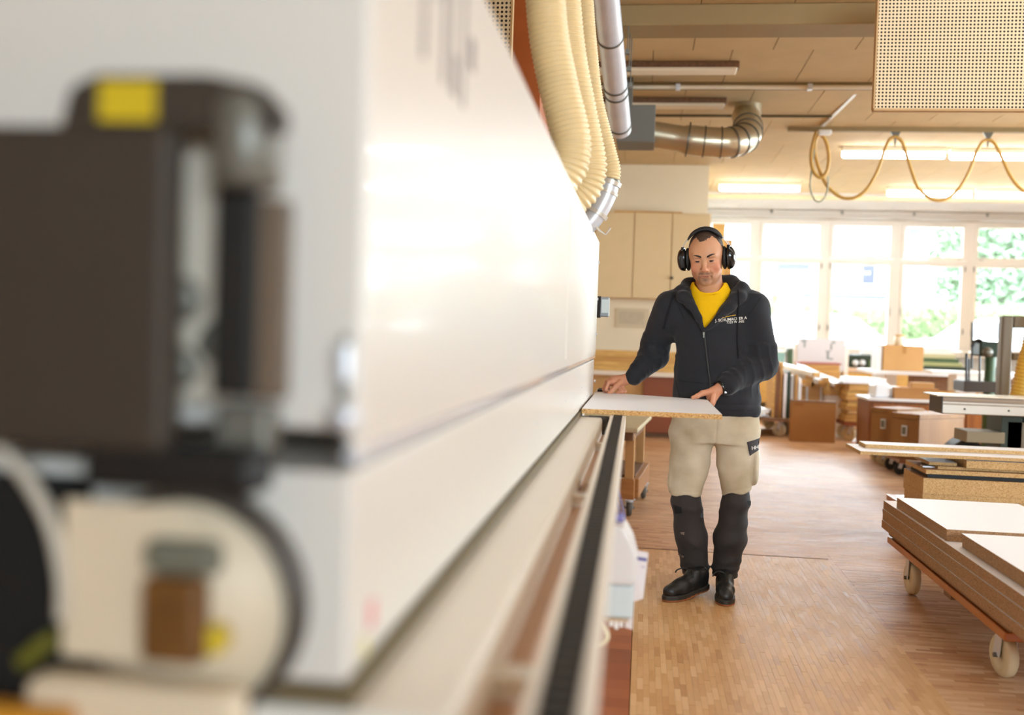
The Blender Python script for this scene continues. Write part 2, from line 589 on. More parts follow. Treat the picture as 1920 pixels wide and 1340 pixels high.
rest = MB()
for q, (x, y, w, l, k) in enumerate(staves):
    dz = random.uniform(-.0004, .0002)
    if q < 298:
        o = bpy.data.objects.new('floor_stave', stave_mesh(w, l, k)); COL.objects.link(o)
        o.parent = floor; o.location = Vector((x, y, dz)) - floor.location
    else:
        a, c = w / 2, l / 2
        vs = [(x - a, y - c, -.006), (x + a, y - c, -.006), (x + a, y + c, -.006), (x - a, y + c, -.006),
              (x - a, y - c, dz), (x + a, y - c, dz), (x + a, y + c, dz), (x - a, y + c, dz)]
        rest.add(vs, [(4, 5, 6, 7), (0, 1, 5, 4), (1, 2, 6, 5), (2, 3, 7, 6), (3, 0, 4, 7)], k)
o = rest.build('floor_stave', [M_floor_light, M_floor_red], floor, fix=False)
o['kind'] = 'stuff'
mb = MB(); mb.box(1.1, 1.1195, 2.88, 6.024, -.006, -.0002)
mb.build('edge_lath', M_floor_red, floor)

# ceiling: fibre panels with open joints below a dark backing
mb = MB(); mb.box(ROOM_X0 - .3, ROOM_X1 + .3, ROOM_Y0 - .3, ROOM_Y1 + .3, ROOM_Z + .02, ROOM_Z + .2)
ceiling = struct(mb.build('ceiling', M_ceilbase))
pw, pl = .6, 1.25
me = mew = None
M_ceil_daylit = mat('ceiling_daylit', (222, 216, 210), .9)  # daylight near the windows painted in as a paler panel colour
yy = 5.3
row = 0
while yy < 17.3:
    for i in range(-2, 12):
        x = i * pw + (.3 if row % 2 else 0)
        mt_ = M_ceil_daylit if yy > 15.2 else M_ceiling
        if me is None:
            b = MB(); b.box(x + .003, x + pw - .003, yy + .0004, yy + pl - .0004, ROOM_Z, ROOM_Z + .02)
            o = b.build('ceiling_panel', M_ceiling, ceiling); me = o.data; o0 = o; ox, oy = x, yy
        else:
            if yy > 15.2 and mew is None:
                mew = me.copy(); mew.materials.clear(); mew.materials.append(M_ceil_daylit)
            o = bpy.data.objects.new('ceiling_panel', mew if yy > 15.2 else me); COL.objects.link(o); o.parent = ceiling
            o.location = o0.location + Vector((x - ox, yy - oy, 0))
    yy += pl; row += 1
for (x0, x1, y0, y1) in ((ROOM_X0, ROOM_X1, ROOM_Y0, 5.3), (ROOM_X0, -1.2, 5.3, ROOM_Y1), (7.5, ROOM_X1, 5.3, ROOM_Y1)):
    b = MB(); b.box(x0, x1, y0, y1, ROOM_Z, ROOM_Z + .02)
    b.build('plain_panel', M_ceiling, ceiling)

# walls
mb = MB(); mb.box(ROOM_X0 - .3, ROOM_X0, ROOM_Y0 - .3, ROOM_Y1 + .3, 0, ROOM_Z + .02)
struct(mb.build('wall_left', M_wall))
mb = MB(); mb.box(ROOM_X0, .76, 12.95, ROOM_Y1, 0, ROOM_Z - .002)
struct(mb.build('wall_inner', M_wall))
SILL, HEAD = 1.10, 3.33
mb = MB()
mb.box(.76, ROOM_X1, ROOM_Y1, ROOM_Y1 + .3, 0, SILL)
mb.box(.76, ROOM_X1, ROOM_Y1, ROOM_Y1 + .3, HEAD, ROOM_Z)
struct(mb.build('wall_back', M_white))
mb = MB()
mb.box(ROOM_X1, ROOM_X1 + .3, ROOM_Y0, ROOM_Y1, 0, .9)
mb.box(ROOM_X1, ROOM_X1 + .3, ROOM_Y0, ROOM_Y1, 3.2, ROOM_Z)
mb.box(ROOM_X1, ROOM_X1 + .3, ROOM_Y0 - .3, 5.5, .9, 3.2)
mb.box(ROOM_X1, ROOM_X1 + .3, 14.0, ROOM_Y1 + .3, .9, 3.2)
struct(mb.build('wall_right', M_wall))
mb = MB()
mb.box(ROOM_X0, ROOM_X1, ROOM_Y0 - .3, ROOM_Y0, 0, 1.3)
mb.box(ROOM_X0, ROOM_X1, ROOM_Y0 - .3, ROOM_Y0, 3.1, ROOM_Z)
mb.box(ROOM_X0, 1.1, ROOM_Y0 - .3, ROOM_Y0, 1.3, 3.1)
mb.box(6.1, ROOM_X1, ROOM_Y0 - .3, ROOM_Y0, 1.3, 3.1)
struct(mb.build('wall_rear', M_wall))

# windows of the far wall: a fixed frame with a top light and a casement in every bay
M_handle = mat('window_handle', (206, 200, 190), .3, metal=.5)
BAY0, BAY = .71, 1.17
wn = 0
for k in range(7):
    x0 = BAY0 + BAY * k; x1 = x0 + BAY
    wn += 1
    y = ROOM_Y1 + .02
    b = MB()
    for (a0, a1, c0, c1) in ((x0 + .0005, x0 + .055, SILL, HEAD), (x1 - .055, x1 - .0005, SILL, HEAD), (x0 + .0555, x1 - .0555, SILL, SILL + .06), (x0 + .0555, x1 - .0555, HEAD - .05, HEAD), (x0 + .0555, x1 - .0555, 2.62, 2.69)):
        b.box(a0, a1, y, y + .12, c0, c1)
    w = struct(b.build('window_%d' % wn, M_winframe, bevel=.004))
    for (z0, z1, low) in ((2.69, HEAD - .05, False), (SILL + .06, 2.62, True)):
        b = MB(); fw = .065; a0, a1 = x0 + .058, x1 - .058; c0, c1 = z0 + .004, z1 - .004
        for r_ in ((a0, a0 + fw, c0, c1), (a1 - fw, a1, c0, c1), (a0 + fw, a1 - fw, c0, c0 + fw * .75), (a0 + fw, a1 - fw, c1 - fw * .6, c1)):
            b.box(r_[0], r_[1], y - .02, y + .05, r_[2], r_[3])
        s_ = b.build('sash', M_winframe, w, bevel=.006)
        b = MB(); b.box(a0 + fw - .01, a1 - fw + .01, y + .012, y + .02, c0 + fw * .6, c1 - fw * .5)
        b.build('pane', M_glass, s_)
        if low:
            b = MB(); hx = a1 - .03 if k % 2 == 0 else a0 + .03
            b.box(hx - .012, hx + .012, y - .035, y - .02, 1.75, 1.86); b.box(hx - .008, hx + .008, y - .055, y - .035, 1.72, 1.83)
            b.build('window_handle', M_handle, s_)
            hx = a0 + .012 if k % 2 == 0 else a1 - .012
            for hz in (1.45, 2.5):
                b = MB(); b.cyl((hx, y - .028, hz), (hx, y - .028, hz + .09), .009, n=8); b.build('hinge', M_steel_dark, s_)
        else:
            for hx in (a0 + .12, a1 - .12):
                b = MB(); b.box(hx - .03, hx + .03, y - .032, y - .02, c0 + .0, c0 + .03); b.build('hinge', M_handle, s_)
b = MB(); b.box(.77, 8.95, ROOM_Y1 - .16, ROOM_Y1 + .02, SILL - .035, SILL)
struct(b.build('trim_1', M_winframe, bevel=.006))
b = MB(); b.box(.765, 8.98, ROOM_Y1 - .3, ROOM_Y1 - .005, 3.33, 3.445)
b.box(.765, 8.98, ROOM_Y1 - .36, ROOM_Y1 - .30, 3.38, 3.445)
struct(b.build('trim_2', mat('lintel_grey', (204, 198, 190), .6), bevel=.008))
for k in range(7):
    a0 = .9 + k * 1.15
    b = MB(); b.box(a0, a0 + .035, ROOM_Y1 - .375, ROOM_Y1 - .36, 3.385, 3.44)
    b.build('rail_bracket', M_steel_dark, bpy.data.objects['trim_2'])


def side_window(x0, x1, y, z0, z1, along):
    global wn
    wn += 1
    b = MB(); f = .07
    def bx(a0, a1, c0, c1, d0, d1, q):
        q.box(a0, a1, y + d0, y + d1, c0, c1) if along == 'x' else q.box(y + d0, y + d1, a0, a1, c0, c1)
    for r_ in ((x0, x0 + f, z0, z1), (x1 - f, x1, z0, z1), (x0 + f, x1 - f, z0, z0 + f), (x0 + f, x1 - f, z1 - f, z1), (x0 + f, x1 - f, z0 + (z1 - z0) * .72, z0 + (z1 - z0) * .72 + f)):
        bx(*r_, -.06, .06, b)
    w = struct(b.build('window_%d' % wn, M_winframe))
    for (c0, c1) in ((z0 + f, z0 + (z1 - z0) * .72), (z0 + (z1 - z0) * .72 + f, z1 - f)):
        q = MB(); bx(x0 + f, x1 - f, c0, c1, -.005, .005, q); q.build('pane', M_glass, w)


for k in range(5):
    side_window(5.5 + 1.7 * k, 7.2 + 1.7 * k, ROOM_X1 + .12, .9, 3.2, 'y')
for k in range(3):
    side_window(1.1 + 5 / 3 * k, 1.1 + 5 / 3 * (k + 1), ROOM_Y0 - .12, 1.3, 3.1, 'x')

# ------------------------------------------------------------------ outdoors, seen through the panes
M_ground = mat('pale_paving', (200, 196, 188), .9, var=.05)
M_render = mat('white_render', (240, 238, 234), .85)
M_roof = mat('slate_roof', (58, 58, 70), .8)
M_hedge = mat('hedge_green', (98, 110, 72), .9, col2=(76, 92, 58), vscale=6)
M_leaf = mat('leaf_green', (134, 150, 124), .8, col2=(104, 128, 98), vscale=3)
M_bark = mat('tree_bark', (110, 90, 70), .9)
M_carw = mat('car_white', (244, 244, 246), .3, coat=.5)
M_carglass = mat('car_glass', (84, 92, 100), .15)
b = MB(); b.box(-25, 45, ROOM_Y1 + .32, 75, -.3, .4)
struct(b.build('outdoor_ground', M_ground))


def cloud_mesh(name, c, rad, n, leaf, m_, parent, seed):
    """crown made of many small leaf cards set all round a lumpy volume"""
    rnd = random.Random(seed); b = MB()
    for _ in range(n):
        while True:
            d = Vector((rnd.uniform(-1, 1), rnd.uniform(-1, 1), rnd.uniform(-1, 1)))
            if .25 < d.length < 1: break
        p = Vector(c) + Vector((d.x * rad[0], d.y * rad[1], d.z * rad[2]))
        t = Vector((rnd.uniform(-1, 1), rnd.uniform(-1, 1), rnd.uniform(-1, 1))).normalized()
        s_ = t.orthogonal().normalized(); q = leaf * rnd.uniform(.6, 1.3)
        b.add([p - t * q, p + s_ * q * .5, p + t * q, p - s_ * q * .5], [(0, 1, 2, 3)])
    return b.build(name, m_, parent, fix=False)


hd = thing('hedge', 'long clipped green hedge outside the far windows', 'hedge', (8, 30, .4))
cloud_mesh('foliage', (9, 30, 1.45), (11, .7, 1.08), 14000, .10, M_hedge, hd, 1)
b = MB(); b.box(-1.5, 19.5, 29.7, 30.3, .4, 2.3); b.build('inner_twigs', M_hedge, hd)
for (tx, ty, h, r_, sd, lab) in ((12.4, 37, 7.4, 2.4, 3, 'bright green leafy tree beside the white house outdoors'), (18.2, 35, 8.0, 3.0, 4, 'broad green tree at the hedge end outdoors'), (15.2, 47, 9.5, 2.6, 5, 'tall pale tree standing between two green trees outdoors')):
    t = thing('garden_tree', lab, 'tree', (tx, ty, .4), 'trees beyond the hedge')
    b = MB(); b.tube([(tx, ty, .4), (tx + .1, ty, h * .45), (tx, ty, h * .75)], [.22, .16, .05], 8); b.build('trunk', M_bark, t)
    cloud_mesh('crown', (tx, ty, h * .62), (r_, r_, h * .42), 7000, .17, M_leaf, t, sd)
hs = thing('white_house', 'white rendered house with slate roof behind the hedge', 'house', (6.5, 44, .4))
b = MB(); b.box(-2, 10.2, 41, 47, .4, 5.9); b.build('house_wall', M_render, hs)
b = MB(); b.prism([(40.2, 5.75), (47.8, 5.75), (44, 8.4)], 'x', -2.6, 10.9); b.build('roof', M_roof, hs)
for (wx, wz, ww, wh) in ((5.2, 3.9, 1.3, .5), (8.5, 3.6, .5, 1.0), (9.6, 3.6, .3, 1.1), (2.4, 3.4, 1.0, 1.2)):
    b = MB(); b.box(wx, wx + ww, 40.95, 41.02, wz, wz + wh); o = b.build('house_window', M_roof, hs)
b = MB(); b.box(5.0, 10.0, 40.3, 41.0, 3.0, 3.14); b.build('porch_roof', M_roof, hs)
b = MB(); b.prism([(4.9, 1.6), (5.5, 2.9), (4.9, 3.6)], 'y', 40.6, 40.9); b.build('gable_board', M_wood, hs)


def car(x, y, label, length=4.2, hh=1.5):
    c = thing('parked_car', label, 'car', (x, y, .4), 'white cars parked outside')
    prof = [(-.5, .22), (-.5, .55), (-.47, .62), (-.30, .68), (-.18, .93), (-.06, 1.0), (.14, 1.0), (.28, .93), (.40, .68), (.49, .62), (.5, .4), (.5, .22)]
    b = MB(); b.prism([(x + p_[0] * length, .4 + p_[1] * hh) for p_ in prof], 'y', y - .85, y + .85)
    b.build('car_body', M_carw, c, bevel=.12, seg=3)
    b = MB(); b.prism([(x + p_[0] * length, .4 + p_[1] * hh) for p_ in ((-.26, .70), (-.165, .9), (-.05, .955), (.13, .955), (.26, .9), (.35, .70))], 'y', y - .86, y + .86)
    b.build('side_window', M_carglass, c)
    for sx in (-.31, .31):
        for sy in (-.86, .86):
            b = MB(); b.lathe((x + sx * length, y + sy - .1, .4 + .31), (0, 1, 0), [(.0, 0), (.3, 0), (.31, .03), (.31, .17), (.3, .2), (.0, .2)], 16)
            b.build('car_wheel', M_black, c)


car(3.6, 24, 'white car seen through the window pane beside the man')
car(8.2, 24.4, 'white car parked behind the cardboard box on the machine')
car(13.0, 23.2, 'white van parked behind the green drill press', 5.0, 2.3)
# ------------------------------------------------------------------ edge banding machine (runs along +Y on the left)
MX = -.23                      # plane of the hood's operator side
Y0, Y1 = .80, 4.93
mach = thing('edge_banding_machine', 'long cream enamelled edge banding machine with hood and black roller rail', 'machine', (-.6, 2.9, 0))
b = MB(); b.prism([(MX - .02, 1.16), (MX - .002, 1.138), (MX, 1.165), (MX, 1.70), (MX - .012, 1.716), (-.42, 1.80), (-.98, 1.80), (-1.0, 1.78), (-1.0, 1.16)][::-1], 'y', Y0, Y1)
hood = b.build('hood', M_machine, mach, bevel=.006, seg=3)
b = MB(); b.prism([(MX - .022, 1.138), (MX - .004, 1.128), (MX - .001, 1.134), (MX - .002, 1.158)], 'y', Y0 + .01, Y1 - .002)
b.build('hood_rim', mat('hood_rim_enamel', (226, 226, 232), .16, coat=.5), hood, bevel=.004)
b = MB(); b.box(-1.0, MX - .006, Y0, Y1 - .01, .948, 1.125)
b.build('lower_cover', M_machine, mach, bevel=.004)
b = MB(); b.box(-.98, MX + .001, Y0, Y1 + .02, .928, .945)
b.build('gasket_strip', M_groove, mach)
b = MB(); b.box(-.98, -.145, Y0, 3.95, .84, .926)
b.build('conveyor_beam', M_machine2, mach, bevel=.012, seg=3)
b = MB(); b.box(-.98, -.245, Y0 + .1, Y1, .10, .84)
b.build('base_cabinet', M_machine2, mach, bevel=.008)
for yy_ in (1.2, 4.4):
    b = MB(); b.box(-.9, -.3, yy_, yy_ + .25, 0, .10)
    b.build('foot', M_darkgrey, mach)
b = MB(); b.box(-.235, -.165, Y1 + .02, 5.42, .925, .956)
b.build('outfeed_plate', M_machine2, mach, bevel=.002)
b = MB(); b.box(-.50, -.235, Y1 + .02, 5.40, .90, .93); b.box(-.48, -.3, Y1 + .02, 5.38, .10, .90)
b.build('outfeed_base', M_machine2, mach, bevel=.004)
for k in range(3):
    b = MB(); b.box(-.222, -.195, 5.10 + k * .07, 5.145 + k * .07, .956, .966); b.build('rubber_stop', M_black, mach)
# hood panel joints, screws and the little far-end cover ridges
for yy_ in (3.0,):
    b = MB(); b.box(MX - .0005, MX + .0012, yy_, yy_ + .003, 1.17, 1.70); b.build('panel_joint', mat('joint_grey', (226, 219, 208), .4), hood)
for zz in (1.25, 1.42, 1.60, 1.02):
    b = MB(); b.cyl((MX, Y1 - .05, zz), (MX + .006, Y1 - .05, zz), .007, n=10); b.build('screw', M_steel, mach)
for q in range(6):
    b = MB(); yy_ = 2.3 + q * .42; b.cyl((MX - .008, yy_, 1.035 - .06 * (q % 2)), (MX - .0045, yy_, 1.035 - .06 * (q % 2)), .004, n=8); b.build('screw', M_steel, mach)
# blurred maker's mark at the hood's top edge: grey strokes only
M_mark = mat('grey_print', (150, 142, 138), .6)
for q, (ya, yb, za, zb) in enumerate(((.98, 1.00, 1.52, 1.66), (1.02, 1.06, 1.60, 1.66), (1.08, 1.10, 1.52, 1.66), (1.13, 1.17, 1.52, 1.57), (1.13, 1.145, 1.57, 1.66), (1.20, 1.22, 1.52, 1.66), (1.245, 1.285, 1.58, 1.62))):
    b = MB(); b.box(MX, MX + .0008, ya, yb, za, zb); b.build('printed_mark', M_mark, hood)
b = MB(); b.box(MX - .0055, MX - .0045, .865, .885, .975, 1.0); b.build('sticker', mat('pink_sticker', (232, 150, 150), .6), mach)
b = MB(); b.box(MX - .0055, MX - .0045, .845, .862, .955, .972); b.build('sticker', mat('pale_yellow_sticker', (226, 214, 140), .6), mach)

# support rail with black rollers, slightly splayed from the machine
RA, RB = Vector((-.058, .55, 0)), Vector((-.0875, 4.05, 0))
rd = (RB - RA).normalized(); rn = Vector((rd.y, -rd.x, 0))


def railpt(t, off, z):
    p = RA + rd * t + rn * off
    return Vector((p.x, p.y, z))


RL = (RB - RA).length
b = MB()
for (o0, o1, z0, z1) in ((-.029, -.0165, .884, .937), (.0165, .030, .884, .937), (-.0165, .0165, .884, .905)):
    vs = [railpt(t, o_, z_) for t in (0, RL) for (o_, z_) in ((o0, z0), (o1, z0), (o1, z1), (o0, z1))]
    b.add(vs, [(3, 2, 1, 0), (4, 5, 6, 7), (0, 1, 5, 4), (1, 2, 6, 5), (2, 3, 7, 6), (3, 0, 4, 7)])
b.build('support_rail', M_machine2, mach, bevel=.002)
b = MB()
p0, p1 = railpt(.0, 0, .905), railpt(RL, 0, .905)
vs = []
nr = 120
for k in range(nr):
    t0, t1 = (k + .06) * RL / nr, (k + .94) * RL / nr
    q = MB()
    vs = [railpt(t, o_, z_) for t in (t0, t1) for (o_, z_) in ((-.0155, .906), (.0155, .906), (.0155, .9345), (-.0155, .9345))]
    ce = railpt((t0 + t1) / 2, 0, .9385)
    tp = [railpt(t0 + .006, -.0155, .9385), railpt(t0 + .006, .0155, .9385), railpt(t1 - .006, .0155, .9385), railpt(t1 - .006, -.0155, .9385)]
    q.add(vs + tp, [(0, 1, 2, 3), (7, 6, 5, 4), (0, 4, 5, 1), (1, 5, 6, 2), (3, 7, 4, 0), (3, 2, 9, 8), (6, 7, 11, 10), (8, 9, 10, 11), (2, 6, 10, 9), (7, 3, 8, 11)])
    q.build('roller', M_black, mach)
for t in (.5, 1.7, 2.8):
    b = MB(); a_ = railpt(t, 0, .87); b.box(-.26, a_.x + .02, a_.y - .025, a_.y + .025, .855, .884); b.build('rail_arm', M_machine2, mach)
b = MB(); b.box(-.146, -.118, .6, 3.9, .80, .86); b.build('rail_gap_shade', mat('gap_shade_tan', (196, 152, 118), .4), mach)  # brown strip painting the shade between beam and rail
b = MB(); b.box(-.125, -.112, 3.87, 3.885, .70, .925); b.box(-.20, -.12, 3.87, 3.9, .84, .93); b.build('end_bracket', M_darkgrey, mach)

# near end: motor, cap, column, reel and trays in front of the hood's end face
def q2(px, py, Y): return P(px, py, Y)
def slab(px0, px1, py0, py1, Ya, Yb):
    a = P(px0, py0, Ya); c = P(px1, py1, Ya)
    return (min(a.x, c.x), max(a.x, c.x), Ya, Yb, min(a.z, c.z), max(a.z, c.z))
b = MB(); b.box(*slab(-400, 306, 228, 852, .71, .74)); b.build('motor_housing', M_darkgrey, mach, bevel=.008, seg=3)
b = MB(); x0, x1, y0_, y1_, z0, z1 = slab(108, 525, 135, 245, .715, .795)
b.prism([(x0, z0), (x1, z0), (x1, z0 + .018), (x1 - .02, z1 - .008), (x1 - .06, z1), (x0 + .03, z1), (x0 + .008, z1 - .01)], 'y', .715, .74)
b.build('motor_cap', M_darkgrey, mach, bevel=.006, seg=3)
b = MB(); b.box(*slab(186, 290, 150, 226, .7115, .713)); b.build('warning_label', M_yellow, mach)
a = P(462, 352, .735); c = P(466, 172, .735)
b = MB(); b.lathe((a.x, .735, a.z), (0, 0, 1), [(0, 0), (.024, 0), (.026, .002), (.026, c.z - a.z - .012), (.018, c.z - a.z), (0, c.z - a.z)], 32); b.build('motor_tube', M_midgrey, mach)
b = MB(); b.box(*slab(404, 470, 350, 745, .74, .752)); b.build('guide_slot', M_black, mach, bevel=.003)
b = MB(); b.box(*slab(468, 532, 372, 750, .75, .765)); b.build('guide_block', mat('bronze_grey', (112, 96, 80), .5), mach, bevel=.003)
b = MB(); b.box(*slab(290, 415, 240, 760, .765, .795)); b.build('column', mat('stone_enamel', (206, 196, 180), .4), mach, bevel=.006)
for (px, py, rr) in ((330, 560, .019), (330, 690, .017), (405, 640, .016)):
    a = P(px, py, .755); b = MB(); b.lathe((a.x, .752, a.z), (0, 1, 0), [(0, 0), (rr * .6, 0), (rr, .004), (rr, .014), (0, .014)], 24); b.build('gear_knob', M_midgrey, mach)
b = MB(); b.box(*slab(150, 480, 830, 935, .72, .765)); b.build('underside_shade', M_black, mach, bevel=.01)  # black slab painting the shadow under the motor housing
b = MB(); b.box(*slab(400, 500, 760, 870, .755, .79)); b.build('mount_bracket', M_midgrey, mach, bevel=.006)
# tape reel: white disc with a black rim
a = P(345, 1140, .75)
R_ = (P(562, 1140, .75) - a).length
b = MB(); b.lathe((a.x, .752, a.z), (0, 1, 0), [(0, 0), (R_ * .93, 0), (R_ * .93, .02), (0, .02)], 48); b.build('reel_disc', mat('reel_cream', (226, 208, 180), .5), mach)
b = MB(); b.lathe((a.x, .745, a.z), (0, 1, 0), [(R_ * .90, 0), (R_, 0), (R_, .030), (R_ * .90, .030), (R_ * .90, 0)], 48); b.build('reel_rim', mat('reel_rim_dark', (70, 62, 54), .5), mach)
b = MB(); b.box(*slab(118, 345, 935, 1250, .744, .75)); b.build('reel_plate', mat('reel_cream', (226, 208, 180), .5), mach, bevel=.004)
b = MB(); b.box(*slab(258, 375, 1082, 1255, .72, .742)); b.build('brake_block', mat('rust_brown', (112, 74, 30), .5, var=.25, vscale=30), mach, bevel=.008)
b = MB(); b.box(*slab(262, 405, 1012, 1085, .722, .743)); b.build('brake_cap', mat('grey_green_metal', (112, 112, 98), .5), mach, bevel=.008)
a = P(398, 1200, .74); b = MB(); b.lathe((a.x, .732, a.z), (0, 1, 0), [(0, 0), (.010, 0), (.012, .004), (.012, .02), (0, .02)], 20); b.build('yellow_knob', M_yellow, mach)
b = MB(); b.box(*slab(40, 440, 1272, 1420, .715, .75)); b.build('lower_tray', mat('reel_cream', (226, 208, 180), .5), mach, bevel=.01)
b = MB(); b.box(*slab(-300, 112, 1306, 1420, .69, .714)); b.build('orange_edge', mat('amber_edge', (212, 150, 50), .5), mach, bevel=.004)
b = MB(); b.box(*slab(-500, 118, 870, 1320, .752, .79)); b.build('gap_shade_slab', mat('gap_shade_black', (10, 10, 9), .8), mach)  # solid black slab painting the darkness of an open gap
a, c = P(-20, 850, .70), P(128, 1110, .70)
b = MB(); b.tube(spline([P(-60, 790, .74), P(30, 870, .74), P(92, 970, .74), P(118, 1080, .74), P(118, 1160, .74)], 6), .006, 10); b.build('reel_guide', mat('stone_enamel', (206, 196, 180), .4), mach)
a = P(110, 1190, .745); b = MB(); b.cbox((a.x - .015, .742, a.z - .012), (.035, .02, .012), ry=-.7); b.build('green_lever', mat('olive_green', (110, 108, 34), .5), mach, bevel=.003)
# latch and hook of the hood's near edge
a = P(655, 690, .80); b = MB(); b.box(a.x - .008, a.x + .004, .785, .80, a.z - .012, a.z + .02); b.build('hood_latch', M_steel, mach, bevel=.003)
a = P(650, 640, .80); b = MB(); b.tube([(a.x, .792, a.z - .05), (a.x, .790, a.z - .02), (a.x + .002, .792, a.z + .005)], .003, 8); b.build('latch_rod', M_steel_dark, mach)
a = P(655, 780, .80); b = MB(); b.lathe((a.x, .79, a.z), (0, -1, 0), [(0, 0), (.012, 0), (.013, .006), (.008, .012), (0, .013)], 20); b.build('hood_latch', M_steel, mach)

# outlet spigots of the hood and the damper lever
def elbow(path, r, name, m_):
    b = MB(); pts = spline(path, 6)
    b.tube(pts, r, 20); return b.build(name, m_, mach)
elbow([P(1143, 344, 4.3), P(1137, 366, 4.3), P(1124, 392, 4.3), P(1110, 412, 4.3), P(1098, 424, 4.3)], .042, 'outlet_elbow', M_steel)
for (px, py, px2, py2, rr) in ((1146, 338, 1143, 346, .048), (1139, 357, 1137, 362, .049), (1122, 396, 1118, 402, .05)):
    b = MB(); b.cyl(P(px, py, 4.3), P(px2, py2, 4.3), rr, n=24); b.build('pipe_clamp', M_alu, mach)
b = MB(); b.tube([P(1096, 402, 4.28), P(1125, 433, 4.28), P(1136, 440, 4.28), P(1145, 427, 4.28)], .005, 8); b.build('damper_lever', M_alu, mach)
for (px, py, Y) in ((960, 330, 3.4), (1000, 360, 3.8)):
    a = P(px, py, Y); b = MB(); b.lathe((a.x - .05, Y, 1.79), (0, 0, 1), [(.085, 0), (.085, .01), (.068, .012), (.068, .06), (.05, .06)], 24); b.build('outlet_collar', M_steel_dark, mach)

# small control display on an arm at the far end
a, c = P(1124, 556, 5.15), P(1143, 594, 5.15)
b = MB(); b.box(a.x - .01, c.x - .004, 5.15, 5.21, c.z, a.z); d_ = b.build('control_display', mat('display_grey', (150, 154, 158), .4), mach, bevel=.008)
b = MB(); b.box(a.x - .012, a.x + .008, 5.147, 5.2, c.z - .006, a.z + .002); b.build('display_side', M_blackgloss, d_)
b = MB(); b.box(a.x + .012, c.x - .004, 5.146, 5.15, c.z + .02, a.z - .014); b.build('display_screen', mat('pale_display', (206, 216, 214), .3), d_)
b = MB(); b.box(-.4, a.x, 5.17, 5.19, (a.z + c.z) / 2 - .02, (a.z + c.z) / 2 + .02); b.box(-.42, -.38, 5.16, 5.20, .93, (a.z + c.z) / 2 + .02); b.build('display_arm', M_steel_dark, mach)

# ------------------------------------------------------------------ the board being fed
def slabpoly(name, poly, z0, z1, m_side, m_face, label, cat='board', group=None, bevel=0):
    b = MB(); n = len(poly)
    vs = [(p[0], p[1], z0) for p in poly] + [(p[0], p[1], z1) for p in poly]
    t = min(.0012, (z1 - z0) * .1)
    b.add(vs, [tuple(range(n))[::-1], tuple(range(n, 2 * n))] + [(i, (i + 1) % n, n + (i + 1) % n, n + i) for i in range(n)], [1, 1] + [0] * n)
    o = b.build(name, [m_side, m_face])
    return tag(o, label, cat, group)


slabpoly('melamine_board', [(-.226, 3.865), (.309, 3.865), (.31, 4.767), (.13, 4.86), (-.165, 5.03), (-.226, 5.04)], .939, .958, M_chip, M_melamine,
         'white melamine board with raw chipboard edge, held by the man')

# ------------------------------------------------------------------ corrugated suction hoses
def hose(label, path, r, pitch, amp, tail=None):
    pts = spline(path, 24)
    L_ = [0]
    for i in range(1, len(pts)): L_.append(L_[-1] + (pts[i] - pts[i - 1]).length)
    n = int(L_[-1] / pitch) * 6
    out = []; rad = []
    j = 0
    for k in range(n + 1):
        d = L_[-1] * k / n
        while j < len(L_) - 2 and L_[j + 1] < d: j += 1
        t = (d - L_[j]) / max(1e-9, L_[j + 1] - L_[j])
        out.append(pts[j].lerp(pts[j + 1], t))
        ph = (k % 6) / 6
        rad.append(r + amp * (1, .75, -.3, -1, -.3, .75)[k % 6])
    h = thing('suction_hose', label, 'hose', (out[-1].x, out[-1].y, out[-1].z), 'cream suction hoses above the machine')
    b = MB(); b.tube(out, rad, 28); b.build('hose_wall', M_hose, h)
    b = MB(); b.tube([out[-10], out[-1]], r + amp + .002, 24); b.build('hose_clamp', M_steel_dark, h)
    return h


hose('thickest cream ribbed suction hose dropping onto the machine hood', [P(1015, -260, 3.4), P(1019, -100, 3.4), P(1023, 0, 3.4), P(1031, 80, 3.4), P(1048, 165, 3.4), P(1062, 222, 3.4), P(1071, 268, 3.4), P(1066, 310, 3.4), P(1046, 338, 3.4), P(1012, 350, 3.4)], .066, .0165, .0032)
hose('middle cream ribbed suction hose squeezed between the other two', [P(1048, -260, 3.8), P(1053, -100, 3.8), P(1058, 0, 3.8), P(1068, 100, 3.8), P(1086, 200, 3.8), P(1100, 268, 3.8), P(1107, 312, 3.8), P(1100, 348, 3.8), P(1080, 370, 3.8), P(1048, 384, 3.8)], .060, .0175, .004)
hose('slim cream ribbed suction hose ending in a galvanised elbow', [P(1082, -260, 4.3), P(1090, -100, 4.3), P(1096, 0, 4.3), P(1103, 90, 4.3), P(1113, 180, 4.3), P(1127, 240, 4.3), P(1139, 285, 4.3), P(1147, 320, 4.3), P(1144, 344, 4.3)], .037, .0120, .0026)

# ------------------------------------------------------------------ ducts under the ceiling
dk = thing('extraction_duct', 'bright galvanised spiral duct running away under the ceiling', 'duct', (P(1140, 60, 6.9).x, 7.0, 2.9))
pa, pb = P(1128, -90, 5.9), P(1163, 243, 7.5)
b = MB(); b.tube([pa, pb], .082, 32); b.build('duct_pipe', M_steel, dk)
for t in (.42, .70, .745, .96):
    p_ = pa.lerp(pb, t); q_ = pa.lerp(pb, t + .008)
    b = MB(); b.tube([p_, q_], .0875, 32); b.build('duct_joint', M_steel_dark, dk)
for t in (.52, .62, .72):
    p_ = pa.lerp(pb, t) + Vector((.085, 0, .02)); b = MB(); b.box(p_.x, p_.x + .03, p_.y - .02, p_.y + .02, p_.z - .015, p_.z + .015); b.cyl((p_.x + .015, p_.y, p_.z), (p_.x + .015, p_.y, ROOM_Z), .004, n=6); b.build('hanger_clip', M_steel_dark, dk)
